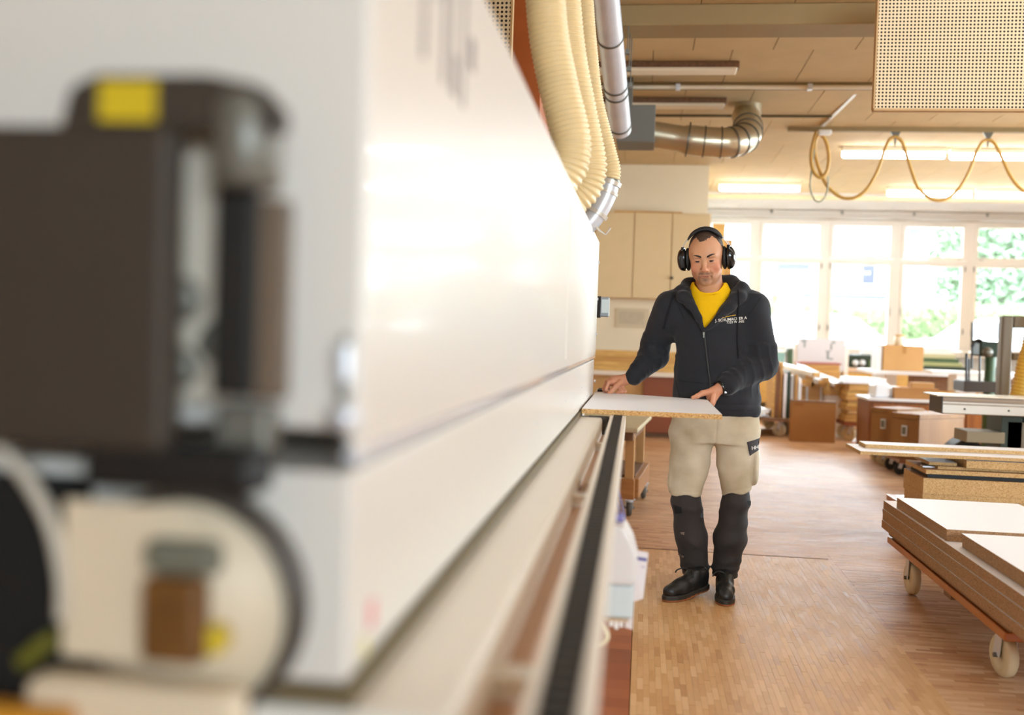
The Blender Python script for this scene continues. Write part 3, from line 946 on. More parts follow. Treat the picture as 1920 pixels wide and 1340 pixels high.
d2 = thing('damper_duct', 'brassy duct with ring joints and elbow leaving a grey damper box', 'duct', (P(1300, 265, 8.8).x, 8.8, 2.8))
a, c = P(1158, 196, 8.5), P(1227, 266, 8.5)
b = MB(); b.box(a.x, c.x, 8.5, 8.9, c.z, a.z); b.build('damper_box', mat('grey_green_steel', (112, 112, 106), .6, metal=.2), d2, bevel=.006)
b = MB(); b.box(a.x + .05, a.x + .12, 8.6, 8.75, a.z, ROOM_Z); b.build('box_hanger', M_steel_dark, d2)
ctr = [P(1215, 250, 8.8), P(1290, 262, 8.8), P(1345, 267, 8.8), P(1375, 266, 8.82), P(1398, 256, 8.95), P(1402, 236, 9.25), P(1398, 218, 9.6)]
pth = spline(ctr, 6)
b = MB(); b.tube(pth, [.112 if i < 6 else .128 for i in range(len(pth))], 36); b.build('duct_pipe', M_duct, d2)
for i in (6, 9, 13, 17, 20, 23, 26, 29):
    b = MB(); t_ = (pth[i + 1] - pth[i]).normalized(); b.tube([pth[i] - t_ * .006, pth[i] + t_ * .006], .136 if i > 6 else .150, 36); b.build('duct_ring', M_steel_dark, d2)
ce = P(1402, 200, 9.6); b = MB(); b.cyl((ce.x, 9.6, pth[-1].z - .02), (ce.x, 9.6, ROOM_Z), .125, n=28); b.build('duct_riser', M_duct, d2)

# ------------------------------------------------------------------ ceiling fittings
a = P(1170, 6, 6.8)
bm_ = MB(); bm_.box(ROOM_X0, ROOM_X1, 6.72, 7.02, ROOM_Z - .14, ROOM_Z); struct(bm_.build('trim_3', M_beam, bevel=.01))
bm_ = MB(); bm_.box(ROOM_X0, ROOM_X1, 7.05, 7.12, ROOM_Z - .05, ROOM_Z); struct(bm_.build('trim_4', M_beam, bevel=.006))
bm_ = MB(); bm_.box(-1.5, ROOM_X1, 8.78, 8.92, ROOM_Z - .035, ROOM_Z); struct(bm_.build('trim_5', M_beam, bevel=.006))
bm_ = MB(); bm_.box(.77, ROOM_X1, 15.55, 15.75, ROOM_Z - .04, ROOM_Z); struct(bm_.build('trim_6', mat('beam_ochre', (226, 206, 160), .7)))


def lamp(label, x0, x1, y, lit, group):
    l = thing('ceiling_lamp', label, 'lamp', ((x0 + x1) / 2, y, ROOM_Z - .12), group)
    b = MB(); b.box(x0, x1, y - .045, y + .045, ROOM_Z - .055, ROOM_Z - .002); b.build('lamp_body', M_lampbody if lit else M_wood_dark, l, bevel=.004)
    if lit:
        b = MB(); b.lathe((x0 + .01, y, ROOM_Z - .09), (1, 0, 0), [(0, 0), (.026, .004), (.034, .02), (.034, x1 - x0 - .04), (.026, x1 - x0 - .024), (0, x1 - x0 - .02)], 16); b.build('lit_tube', M_tube, l)
    else:
        b = MB(); b.box(x0, x1 - .02, y - .075, y + .075, ROOM_Z - .085, ROOM_Z - .055); b.build('lamp_cover', M_lampbody, l, bevel=.01)


g1 = 'lit tubes on the ceiling'
lamp('lit tube lamp whose light the looped yellow cable crosses, track side', 2.14, 3.26, 11.65, True, g1)
lamp('lit tube lamp under the second cable loop, in line with its neighbour', 3.31, 4.45, 11.70, True, g1)
lamp('lit tube lamp at the outer end of the cable row', 4.50, 5.65, 11.75, True, g1)
lamp('lit tube lamp on its own above the cupboard wall corner', .98, 2.09, 14.3, True, g1)
lamp('lit tube lamp close to the windows, behind the cable loop', 3.32, 4.46, 14.6, True, g1)
lamp('lit tube lamp close to the windows, at the row end', 4.52, 5.68, 14.65, True, g1)
lamp('unlit flat ceiling lamp next to the galvanised duct', -.45, .68, 8.14, False, 'unlit lamps')
lamp('unlit flat ceiling lamp beside the grey damper box', -.45, .68, 9.36, False, 'unlit lamps')
NEAR = ('over the board held by the man', 'above the front sheet trolley', 'between trolley lamp and right wall lamp', 'closest to the right wall in its row', 'over the aisle beside the machine', 'next to the aisle lamp, away from the machine', 'above the far end of the table saw')
for k, (lx, ly) in enumerate(((1.0, 4.2), (2.5, 4.2), (4.0, 4.2), (5.5, 4.2), (1.6, 1.2), (3.1, 1.2), (6.4, 9.0))):  # unseen lamps added to bring more light from above
    lamp('added unseen tube lamp ' + NEAR[k], lx, lx + 1.2, ly, True, 'unseen lamps added over the near half')

# conduit pipe across the ceiling
cp = thing('conduit_pipe', 'pale conduit pipe with clips crossing the ceiling beneath the joint trim', 'pipe', (1, 8.7, ROOM_Z - .06))
b = MB(); b.tube([(-1.4, 8.72, ROOM_Z - .055), (ROOM_X1 - .1, 8.72, ROOM_Z - .055)], .017, 10); b.build('pipe', M_lampbody, cp)
for k in range(8):
    b = MB(); x_ = -.9 + k * 1.1; b.box(x_, x_ + .04, 8.69, 8.75, ROOM_Z - .08, ROOM_Z - .03); b.build('pipe_clip', M_steel, cp)
b = MB(); b.tube([(-.3, 9.95, ROOM_Z - .03), (1.72, 9.95, ROOM_Z - .03)], .014, 8); tag(b.build('tension_rod', mat('dark_olive_rod', (84, 70, 40), .5)), 'thin dark rod running to the cable track end', 'rod')
tr = thing('cable_track', 'ceiling track with trolleys carrying a looped yellow cable', 'track', (3, 10.6, ROOM_Z - .06))
b = MB(); b.box(1.40, 7.5, 10.57, 10.63, ROOM_Z - .045, ROOM_Z - .001); b.build('track_rail', M_beam, tr)
b = MB(); b.beam(P(1607, 172, 9.15), P(1542, 236, 10.5), .03, .02); b.build('track_brace', M_alu, tr)
b = MB(); a = P(1543, 238, 10.5); b.cbox((a.x + .02, 10.5, ROOM_Z - .075), (.13, .08, .05)); b.build('end_box', M_white, tr, bevel=.015)
for px in (1679, 1853):
    a = P(px, 250, 10.6); 
    b = MB(); b.prism([(a.x - .05, ROOM_Z - .045), (a.x + .05, ROOM_Z - .045), (a.x + .012, ROOM_Z - .115), (a.x - .012, ROOM_Z - .115)], 'y', 10.59, 10.61); b.cyl((a.x, 10.6, ROOM_Z - .19), (a.x, 10.6, ROOM_Z - .1), .01, n=8); b.build('cable_trolley', M_steel_dark, tr)
M_cable = mat('yellow_cable', (206, 160, 78), .5)
cb_ = thing('looped_cable', 'ochre air cable hanging in loops from the ceiling track', 'cable', (P(1600, 360, 10.6).x, 10.6, 2.5))
YC = 10.6
b = MB(); b.tube(spline([P(1541, 222, YC), P(1528, 255, YC), P(1521, 290, YC), P(1524, 318, YC), P(1537, 333, YC), P(1550, 322, YC), P(1554, 295, YC), P(1549, 266, YC), P(1538, 252, YC), P(1530, 262, YC), P(1528, 285, YC + .02), P(1536, 318, YC + .02), P(1554, 352, YC + .02), P(1585, 372, YC + .02), P(1618, 362, YC), P(1643, 325, YC), P(1658, 283, YC), P(1668, 262, YC), P(1679, 256, YC)], 8), .018, 10); b.build('cable_loop', M_cable, cb_)
b = MB(); b.tube(spline([P(1679, 256, YC), P(1690, 264, YC), P(1698, 284, YC), P(1709, 320, YC), P(1724, 355, YC), P(1757, 376, YC), P(1790, 362, YC), P(1815, 325, YC), P(1831, 285, YC), P(1842, 266, YC), P(1853, 262, YC)], 8), .017, 10); b.build('cable_loop', M_cable, cb_)
b = MB(); b.tube(spline([P(1853, 262, YC), P(1864, 268, YC), P(1876, 290, YC), P(1892, 325, YC), P(1912, 352, YC), P(1945, 368, YC), P(1985, 340, YC), P(2010, 290, YC), P(2030, 268, YC)], 8), .017, 10); b.build('cable_loop', M_cable, cb_)
b = MB(); b.tube(spline([P(1527, 280, YC), P(1522, 318, YC), P(1519, 350, YC), P(1527, 374, YC), P(1540, 377, YC), P(1551, 358, YC), P(1553, 330, YC)], 8), .009, 8); b.build('thin_wire', mat('grey_green_wire', (170, 172, 150), .5), cb_)

# perforated sound baffles hung from the ceiling
def baffle(label, x0, x1, y, z0, z1):
    t = thing('sound_baffle', label, 'acoustic panel', ((x0 + x1) / 2, y, z0), 'perforated baffles')
    b = MB(); b.box(x0 + .006, x1 - .006, y, y + .02, z0 + .008, z1); b.build('perforated_sheet', M_perf, t)
    b = MB(); b.box(x0, x1, y - .006, y + .045, z0 - .004, z0 + .008); b.box(x0 - .004, x0 + .006, y - .006, y + .045, z0 + .0081, z1); b.box(x1 - .006, x1 + .004, y - .006, y + .045, z0 + .0081, z1); b.box(x0, x1, y + .021, y + .04, z0 + .0081, z1)
    b.build('baffle_frame', M_perf_edge, t)
    for x_ in (x0 + .2, x1 - .2):
        b = MB(); b.cyl((x_, y + .05, z1 - .1), (x_, y + .05, ROOM_Z), .006, n=8); b.build('hanger_rod', M_steel_dark, t)


a = P(1638, 206, 6.0)
baffle('large perforated sound baffle hanging over the sheet trolley', a.x, a.x + 1.25, 6.0, a.z, ROOM_Z - .12)
a = P(958, 80, 4.6)
baffle('perforated sound baffle hanging behind the machine hood', a.x - 1.25, a.x, 4.6, a.z - .12, 3.3)
b = MB(); b.box(-1.5, -.565, 5.1, 5.85, 0, 3.1); b.box(-1.52, -.56, 5.08, 5.87, 3.1, 3.16); b.box(-1.3, -.75, 5.09, 5.1, .3, 1.4)
tag(b.build('filter_cabinet', M_orange, bevel=.01), 'tall orange painted filter cabinet behind the suction hoses', 'cabinet')

# ------------------------------------------------------------------ canister and papers hanging under the rail
jg = thing('fluid_canister', 'translucent white canister with pale blue fluid hung under the rail', 'canister', (-.04, 2.45, .5))
YJ = 2.42
M_jug = mat('frosted_plastic', (236, 230, 228), .35, trans=.25)
M_fluid = mat('pale_blue_fluid', (196, 204, 206), .3)
z_top, z_mid, z_bot = P(1160, 985, YJ).z, P(1160, 1098, YJ).z, P(1160, 1160, YJ).z
xa, xb = P(1128, 1100, YJ).x, P(1190, 1100, YJ).x
b = MB(); b.prism([(xa, z_mid), (xb, z_mid), (xb + .004, z_mid + .07), (xb - .008, z_mid + .11), (xb - .03, z_top), (xa + .02, z_top), (xa, z_mid + .12)], 'y', YJ, YJ + .12); b.build('canister_wall', M_jug, jg, bevel=.012, seg=3)
b = MB(); b.box(xa + .002, xb - .002, YJ + .002, YJ + .118, z_bot, z_mid); b.build('fluid', M_fluid, jg, bevel=.008)
b = MB(); c_ = ((xa + xb) / 2 - .01, YJ + .06, z_top - .003); b.lathe(c_, (0, 0, 1), [(0, 0), (.017, 0), (.017, .022), (0, .022)], 20); b.build('screw_cap', mat('violet_cap', (110, 104, 160), .4), jg)
b = MB(); b.box(xa - .05, xb - .012, YJ - .004, YJ + .13, z_bot - .006, z_bot); b.box(xa - .05, xa - .04, YJ, YJ + .12, z_bot, .885); b.build('canister_bracket', mat('tan_bracket', (196, 170, 140), .5), jg)
b = MB(); b.tube(spline([(xa - .02, YJ + .01, z_bot + .02), (xa + .02, YJ - .01, z_bot - .04), (xa - .01, YJ, z_bot - .075), (xa - .06, YJ + .02, z_bot - .10), (xa - .16, YJ + .06, z_bot - .06)], 8), .005, 8); b.build('drain_hose', mat('clear_tubing', (222, 208, 170), .4), jg)
for k in range(3):
    b = MB(); b.box(xa + .022 + k * .012, xa + .031 + k * .012, YJ + .03, YJ + .04, z_bot - .028 - .006 * (k % 2), z_bot - .006); b.build('edging_strip', M_white, jg)
tg = thing('paper_tag', 'white paper instruction sheet hanging beside the fluid canister', 'paper', (0, 2.75, .6))
A_, B_, C_, D_ = P(1178, 1028, 2.75), P(1216, 1036, 2.72), P(1206, 1122, 2.72), P(1180, 1130, 2.75)
th = Vector((0, .0015, 0))
b = MB(); b.add([A_, B_, C_, D_, A_ + th, B_ + th, C_ + th, D_ + th], [(0, 1, 2, 3), (7, 6, 5, 4), (0, 4, 5, 1), (1, 5, 6, 2), (2, 6, 7, 3), (3, 7, 4, 0)]); b.build('sheet', M_paper, tg)
for (t0, t1, u0, u1) in ((.12, .19, .3, .95), (.30, .33, .2, .9), (.42, .44, .2, .8), (.54, .56, .2, .85)):
    w_ = [A_.lerp(D_, t0).lerp(B_.lerp(C_, t0), u0), A_.lerp(D_, t0).lerp(B_.lerp(C_, t0), u1), A_.lerp(D_, t1).lerp(B_.lerp(C_, t1), u1), A_.lerp(D_, t1).lerp(B_.lerp(C_, t1), u0)]
    b = MB(); b.add([q - Vector((0, .001, 0)) for q in w_], [(0, 1, 2, 3)]); b.build('printed_line', M_ink if t0 < .2 else mat('grey_lilac_print', (196, 190, 206), .7), tg)
b = MB(); b.cyl(A_.lerp(B_, .2), Vector((-.07, 2.76, .885)), .002, n=6); b.build('tag_string', M_ink, tg)
A_, B_, C_, D_ = P(1176, 1060, 2.6), P(1192, 1062, 2.58), P(1186, 1180, 2.58), P(1172, 1176, 2.6)
b = MB(); b.add([A_, B_, C_, D_, A_ + th, B_ + th, C_ + th, D_ + th], [(0, 1, 2, 3), (7, 6, 5, 4), (0, 4, 5, 1), (1, 5, 6, 2), (2, 6, 7, 3), (3, 7, 4, 0)])
t2 = thing('paper_tag', 'narrow white paper strip hanging between the canister and the sheet', 'paper', (0, 2.6, .5))
b.build('sheet', M_paper, t2)
b = MB(); b.cyl(A_.lerp(B_, .4), Vector((-.068, 2.6, .885)), .002, n=6); b.build('tag_string', M_ink, t2)
# ------------------------------------------------------------------ trolleys and sheet stacks
def castor(parent, x, y, ztop, R, w, m_wheel, yaw=0.0, side=1):
    """plate, fork, wheel and bolt under a platform"""
    b = MB(); b.cbox((x, y, ztop - .004), (.07, .085, .008), rz=yaw)
    d = Vector((math.cos(yaw), math.sin(yaw), 0)); n_ = Vector((-d.y, d.x, 0))     # n_: rolling direction, d: axle
    c = Vector((x, y, R)) + n_ * (R * .25)
    for s_ in (-1, 1):
        top = Vector((x, y, ztop - .01)) + d * s_ * (w / 2 + .008)
        lo_ = c + d * s_ * (w / 2 + .008)
        b.beam(top, lo_, .004, R * .55, up=n_)
    b.cyl(Vector((x, y, ztop - .012)), Vector((x, y, ztop - .026)), .025, n=16)
    f = b.build('castor', M_steel, parent)
    b = MB(); r_ = R
    b.lathe(c - d * w / 2, d, [(0, .004), (r_ * .35, .004), (r_ * .4, 0), (r_ * .86, .001), (r_ * .98, w * .18), (r_, w * .4), (r_, w * .6), (r_ * .98, w * .82), (r_ * .86, w - .001), (r_ * .4, w), (r_ * .35, w - .004), (0, w - .004)], 28)
    b.build('wheel', m_wheel, f)
    b = MB(); b.cyl(c - d * (w / 2 + .018), c + d * (w / 2 + .018), .009, n=10); b.build('axle_bolt', M_steel_dark, f)


def sheet(label, x0, x1, y0, y1, z0, z1, m_side, group, m_face=None, name='chipboard_sheet'):
    return slabpoly(name, [(x0, y0), (x1, y0), (x1, y1), (x0, y1)], z0, z1, m_side, m_face or M_melamine, label, 'board', group)


tr = thing('sheet_trolley', 'low wooden platform trolley with cream castors carrying white sheets', 'trolley', (1.75, 4.55, 0))
b = MB(); b.box(1.325, 2.25, 3.72, 5.47, .236, .266); b.build('upper_plank', M_wood_dark, tr, bevel=.008, seg=3)
b = MB(); b.box(1.32, 2.26, 3.74, 5.47, .197, .230); b.build('lower_plank', M_wood_orange, tr, bevel=.006, seg=3)
for k, (x_, y_) in enumerate(((1.405, 3.95), (1.38, 5.16), (2.15, 3.95), (2.15, 5.16))):
    castor(tr, x_, y_, .197, .082, .045, M_castor, .15 if k % 2 == 0 else .05)
b = MB(); b.box(1.36, 2.2, 4.5, 4.6, .150, .197); b.build('cross_batten', M_wood_dark, tr)
gs = 'white sheets on the front trolley'
zz = .268
for k, (th_, lab) in enumerate(((.041, 'bottom thick chipboard sheet of the front trolley stack'), (.038, 'second thick chipboard sheet up from the front trolley'), (.019, 'thin chipboard sheet inside the front trolley stack'), (.043, 'thick chipboard sheet carrying the two smaller white piles'))):
    sheet(lab, 1.30 + .003 * (k % 2), 2.2, 3.1, 5.52 - .004 * k, zz, zz + th_, M_chip2, gs); zz += th_ + .0015
for k in range(2):
    sheet('%s small white sheet beside the three-sheet pile on the front trolley' % ('lower', 'upper')[k], 1.315, 1.90, 4.44, 5.285, zz + k * .0257, zz + k * .0257 + .025, M_chip2, gs)
for k in range(3):
    sheet('%s white sheet of the three-sheet pile on the front trolley' % ('lowest', 'middle', 'topmost')[k], 1.345 - .004 * k, 2.15, 3.15, 4.33 - .004 * k, zz + k * .0197, zz + k * .0197 + .019, M_chip2, gs)

tr = thing('board_trolley', 'platform trolley under the long chipboard boards behind the front trolley', 'trolley', (2.1, 6.5, 0))
b = MB(); b.box(1.66, 3.2, 6.22, 6.95, .20, .24); b.build('platform', M_wood_orange, tr, bevel=.006)
for (x_, y_) in ((1.76, 6.3), (3.05, 6.3), (1.76, 6.85), (3.05, 6.85)):
    castor(tr, x_, y_, .20, .075, .04, M_castor, .1)
gp = 'chipboard boards on the rear trolley'
RP = [(1.70, 3.1, 6.20, 6.66, .242, .330, 'thick chipboard block resting on the rear trolley platform', M_chip3),
      (1.69, 3.1, 6.205, 6.65, .331, .362, 'chipboard board on top of the thick block, rear trolley', M_chip3),
      (1.69, 3.1, 6.20, 6.65, .363, .456, 'widest raw chipboard block in the rear trolley pile', M_chip3),
      (1.72, 3.1, 6.23, 6.60, .457, .482, 'black slab painting the shaded gap in the rear trolley pile', M_black),  # dark gap between boards, its shade made as a black slab
      (1.70, 3.1, 6.19, 6.66, .483, .508, 'chipboard board lying right above the black gap slab', M_chip3),
      (1.78, 3.1, 6.24, 6.60, .509, .526, 'thin chipboard board stepping back in the rear pile', M_chip3),
      (1.74, 1.90, 6.28, 6.60, .527, .545, 'short chipboard offcut poking out of the rear pile', M_chip3),
      (1.93, 3.1, 6.20, 6.64, .527, .573, 'chipboard block carrying the two long white boards', M_chip3),
      (1.318, 3.1, 6.19, 6.62, .580, .600, 'long white topped board overhanging the rear trolley furthest', M_chip3),
      (1.388, 3.1, 6.39, 6.58, .601, .624, 'uppermost long white board of the rear trolley pile', M_chip3)]
for (x0, x1, y0, y1, z0, z1, lab, m_) in RP:
    sheet(lab, x0, x1, y0, y1, z0, z1, m_, gp, M_melamine if z0 > .52 else (M_chip2 if m_ is not M_black else M_black))
b = MB(); a = P(1702, 878, 6.4); b.box(1.71, 1.78, 6.3, 6.36, .508, .516); tag(b.build('edge_clip', M_steel), 'small bright metal clip lying on the rear board pile', 'clip')

# ------------------------------------------------------------------ wooden bench cart by the machine
ct = thing('bench_cart', 'small wooden work cart with grey castors behind the roller rail', 'cart', (-.3, 7.3, 0))
b = MB(); b.box(-.75, -.02, 6.75, 7.95, .595, .625); b.build('cart_top', mat('grey_green_top', (196, 184, 150), .5, var=.04), ct, bevel=.006)
b = MB(); b.box(-.70, -.06, 6.85, 7.85, .53, .595); b.build('top_rail', M_wood_dark, ct)
for (x_, y_) in ((-.085, 6.95), (-.085, 7.75), (-.68, 6.95), (-.68, 7.75)):
    b = MB(); b.box(x_ - .03, x_ + .03, y_ - .03, y_ + .03, .13, .56); b.build('cart_leg', M_mdf, ct, bevel=.003)
b = MB(); b.box(-.74, -.04, 6.86, 6.92, .125, .262); b.build('lower_frame_plank', mat('mid_oak', (176, 122, 64), .5, col2=(150, 98, 46), vscale=3, stretch=(1, 10, 10)), ct, bevel=.006)
b = MB(); b.box(-.055, -.015, 6.925, 7.84, .125, .262); b.build('lower_frame_plank', MATS['mid_oak'], ct, bevel=.006)
b = MB(); b.box(-.72, -.05, 7.0, 7.8, .255, .275); b.build('cart_shelf', M_wood_dark, ct)
b = MB(); b.box(-.62, -.16, 7.1, 7.7, .275, .36); tag(b.build('offcut_box', M_wood_red, bevel=.004), 'dark red box of offcuts on the cart shelf', 'box')
for (x_, y_) in ((-.075, 6.93), (-.045, 7.72), (-.66, 6.93), (-.66, 7.72)):
    castor(ct, x_, y_, .125, .057, .034, M_greyrub, .2)
ct.location.x += .055; ct.rotation_euler = (0, 0, -.086)

# ------------------------------------------------------------------ inner wall: cupboards, planks, counter
YW = 12.95
wc = thing('wall_cabinet', 'cream wall cabinet with three doors above the counter', 'cabinet', (0, 12.7, 1.7))
za, zb = P(1240, 560, 12.6).z, P(1240, 399, 12.6).z
xs_ = [P(1118, 480, 12.6).x, P(1187, 480, 12.6).x, P(1258, 480, 12.6).x, P(1330, 480, 12.6).x]
M_cab = mat('cream_cabinet', (216, 190, 146), .6, var=.02)
b = MB(); b.box(xs_[0] - .5, xs_[3] + .005, 12.62, YW - .002, za, zb); b.build('cabinet_body', M_cab, wc)
for k in range(3):
    b = MB(); b.box((xs_[k] if k else xs_[0] - .02) + .008, xs_[k + 1] - .008, 12.60, 12.62, za + .004, zb - .004); d_ = b.build('cabinet_door', M_cab, wc, bevel=.004)
    kx = xs_[k] + .05
    if k == 2:
        b = MB(); b.lathe((xs_[2] + .02, 12.60, P(1260, 521, 12.6).z), (0, -1, 0), [(.008, 0), (.01, .012), (.02, .02), (.018, .03), (0, .032)], 14); b.build('door_knob', M_black, d_)
b = MB(); b.cbox((P(1215, 394, 12.65).x, 12.72, zb + .013), (.85, .14, .024), rz=.06); tag(b.build('loose_plank', M_oakply), 'brown plank lying on top of the cream wall cabinet', 'plank')
b = MB(); b.cbox((P(1160, 392, 12.65).x, 12.85, zb + .011), (.6, .08, .02), rz=-.04); tag(b.build('loose_plank', M_pine), 'short pale plank lying behind the brown one on the cabinet', 'plank')
b = MB(); a, c = P(1156, 577, YW - .01), P(1216, 616, YW - .01); b.box(a.x, c.x, YW - .014, YW - .002, c.z, a.z)
b2 = tag(b.build('wall_notice', mat('faded_notice', (206, 190, 160), .8)), 'faded notice sheet pinned to the wall below the cabinet', 'notice')
b = MB(); b.box(a.x + .03, c.x - .06, YW - .016, YW - .014, c.z + .05, a.z - .04); b.build('printed_area', mat('notice_print', (192, 176, 150), .8, var=.08, vscale=14), b2)
wt = thing('counter_unit', 'white topped counter with red brown fronts along the inner wall', 'counter', (-.4, 12.5, 0))
ztop = P(1130, 694, 12.4).z
b = MB(); b.box(-1.6, .74, 12.35, YW - .003, ztop - .055, ztop); b.build('worktop', mat('counter_top', (226, 212, 196), .5), wt, bevel=.004)
b = MB(); b.box(-1.6, P(1205, 760, 12.45).x, 12.45, YW - .01, .06, ztop - .055); b.build('side_unit', M_mdf, wt)
b = MB(); b.box(P(1205, 760, 12.45).x, .70, 12.40, YW - .01, .06, ztop - .055); b.build('drawer_front', M_wood_red, wt, bevel=.004)
b = MB(); b.box(-1.55, .68, 12.48, YW - .02, 0, .06); b.build('plinth', M_wood_dark, wt)
gpl = 'pine planks on the counter'
zc = ztop
for k, (h_, d0, d1, x1_, lab) in enumerate(((.055, 12.40, 12.80, .62, 'lowest pine plank stacked on the white counter'), (.06, 12.42, 12.78, .58, 'second pine plank up on the white counter'), (.05, 12.46, 12.82, .66, 'third pine plank up on the white counter'), (.085, 12.55, 12.62, .60, 'tall pine batten standing on top of the counter planks'))):
    b = MB(); b.box(-1.4 + .04 * k, x1_, d0, d1, zc, zc + h_); tag(b.build('pine_plank', M_pine if k != 2 else M_oakply, bevel=.004), lab, 'plank', gpl); zc += h_ + .001
for k, (px, m_) in enumerate(((1336, M_pine), (1351, M_oakply))):
    a = P(px, 420 if k == 0 else 448, 13.2); b = MB(); b.box(a.x, a.x + .16, 13.15 + .1 * k, 13.19 + .1 * k, 0, a.z)
    tag(b.build('leaning_board', m_, bevel=.004), ('taller', 'shorter')[k] + ' pale board standing upright by the wall corner behind the man', 'board', 'boards at the wall corner')

# ------------------------------------------------------------------ sliding table saw and band saw
sw = thing('table_saw', 'sliding table saw with a long pale aluminium carriage beam', 'saw', (3.0, 8.0, 0))
a, c = P(1763, 742, 7.5), P(1772, 776, 7.5)
x0 = a.x + .02
b = MB(); b.prism([(7.5, .765), (7.52, .760), (7.80, .760), (7.80, .886), (7.50, .886), (7.49, .872), (7.50, .856), (7.515, .848), (7.515, .836), (7.50, .826)], 'x', x0, 5.2); b.build('carriage_beam', M_alu, sw, bevel=.002)
b = MB(); b.box(x0 - .012, x0, 7.495, 7.80, .762, .884); b.build('beam_end_cap', M_darkgrey, sw, bevel=.003)
b = MB(); b.box(x0 - .05, 5.2, 7.47, 7.83, .886, .896); b.build('carriage_top', mat('pale_carriage', (236, 226, 206), .3, metal=.2), sw, bevel=.002)
for k in range(9):
    b = MB(); x_ = x0 + .15 + k * .3; b.cyl((x_, 7.492, .80), (x_, 7.502, .80), .007, n=8); b.build('beam_screw', M_darkgrey, sw)
b = MB(); b.box(2.75, 3.9, 7.86, 8.4, .05, .82); b.build('saw_cabinet', M_greendk, sw, bevel=.01)
b = MB(); b.box(2.7, 4.0, 7.84, 8.44, .82, .87); b.build('saw_table', M_greysaw, sw, bevel=.004)
a, c = P(1813, 808, 7.6), P(1884, 832, 7.6); b = MB(); b.box(a.x, c.x, 7.6, 7.9, c.z, a.z); b.build('slide_box', mat('slide_grey', (150, 138, 112), .6), sw, bevel=.004)
b = MB(); b.box(c.x - .02, c.x + .12, 7.62, 7.9, .02, .76); b.build('saw_pillar', M_greendk, sw)
b = MB(); a = P(1888, 790, 7.65); b.box(a.x, a.x + .5, 7.62, 7.85, .05, a.z); b.build('side_panel', M_greysaw, sw)
bs = thing('band_saw', 'grey band saw frame rising in front of the windows', 'saw', (3.2, 9.0, 0))
a, c = P(1881, 591, 8.8), P(1900, 740, 8.8)
b = MB(); b.box(a.x, a.x + .09, 8.8, 8.92, 0, a.z); b.build('saw_column', M_greysaw, bs, bevel=.02, seg=3)
b = MB(); b.box(a.x + .09, a.x + 1.0, 8.8, 8.92, a.z - .10, a.z); b.box(a.x + .09, a.x + 1.0, 8.8, 8.92, P(1890, 661, 8.8).z - .06, P(1890, 661, 8.8).z); b.build('saw_bridge', M_greysaw, bs, bevel=.012)
b = MB(); b.box(a.x + .1, a.x + .9, 8.85, 9.3, .0, .75); b.build('saw_base', M_greysaw, bs, bevel=.01)
_pts = spline([P(2015, 300, 8.62), P(2000, 400, 8.62), P(1980, 490, 8.62), P(1958, 560, 8.62), P(1942, 620, 8.62), P(1926, 680, 8.62), P(1911, 745, 8.62), P(1893, 800, 8.62), P(1876, 850, 8.62)], 40)
_pts = [Vector((_pts[0].x, _pts[0].y, ROOM_Z))] + _pts
b = MB(); b.tube(_pts, [(.078 if i % 4 < 2 else .072) for i in range(len(_pts))], 20)
tag(b.build('dust_hose', mat('yellow_hose', (226, 176, 70), .45, coat=.2)), 'yellow ribbed dust hose hanging beside the band saw', 'hose')

# drill press
dp = thing('drill_press', 'green drill press with dark lever rods before the window', 'drill', (3.45, 10.5, 0))
a = P(1856, 690, 10.5)
b = MB(); b.cyl((a.x, 10.5, 0), (a.x, 10.5, P(1856, 655, 10.5).z), .05, n=20); b.build('drill_column', M_greenm, dp)
h0, h1 = P(1855, 645, 10.5), P(1836, 690, 10.5)
b = MB(); b.box(a.x - .14, a.x + .10, 10.38, 10.62, P(1850, 668, 10.5).z, P(1850, 640, 10.5).z); b.build('drill_head', M_greendk, dp, bevel=.02, seg=3)
b = MB(); b.lathe((a.x - .08, 10.36, P(1850, 660, 10.5).z), (0, -1, 0), [(.05, 0), (.05, .03), (.02, .05), (0, .05)], 16); b.build('feed_hub', M_steel_dark, dp)
for (p_, q_, r_) in (((1823, 604), (1822, 690), .011), ((1838, 645), (1836, 730), .011), ((1812, 662), (1812, 735), .013), ((1817, 672), (1817, 735), .010), ((1830, 640), (1850, 642), .018)):
    b = MB(); b.cyl(P(*p_, 10.42), P(*q_, 10.42), r_, n=8); b.build('lever_rod', M_blackgloss, dp)
b = MB(); b.tube(spline([P(1822, 650, 10.4), P(1828, 640, 10.4), P(1838, 638, 10.4), P(1845, 646, 10.4)], 6), .017, 8); b.build('belt_guard_pipe', M_blackgloss, dp)
a2, c2 = P(1802, 713, 10.4), P(1846, 735, 10.4); b = MB(); b.box(a2.x, a.x + .02, 10.3, 10.65, c2.z, a2.z); b.build('drill_table', mat('iron_brown', (66, 54, 44), .5), dp, bevel=.006)
b = MB(); b.box(a.x - .25, a.x + .25, 10.25, 10.75, 0, .06); b.build('drill_foot', M_greendk, dp, bevel=.01)
a2, c2 = P(1858, 665, 10.8), P(1880, 715, 10.8)
gd = thing('grinder', 'pale grey bench grinder between drill press and band saw', 'grinder', (a2.x, 10.8, .6))
b = MB(); b.box(a2.x, c2.x, 10.75, 10.95, c2.z, a2.z); b.build('grinder_body', mat('pale_grey_enamel', (186, 184, 172), .5), gd, bevel=.02, seg=3)
for (px, py) in ((1864, 680), (1872, 695)):
    q_ = P(px, py, 10.74); b = MB(); b.lathe(q_, (0, -1, 0), [(0, 0), (.05, 0), (.052, .02), (.02, .03), (0, .03)], 18); b.build('grinding_wheel', M_steel, gd)
b = MB(); b.box(a2.x + .02, c2.x - .02, 10.78, 10.92, 0, c2.z); b.build('grinder_stand', M_greendk, gd)

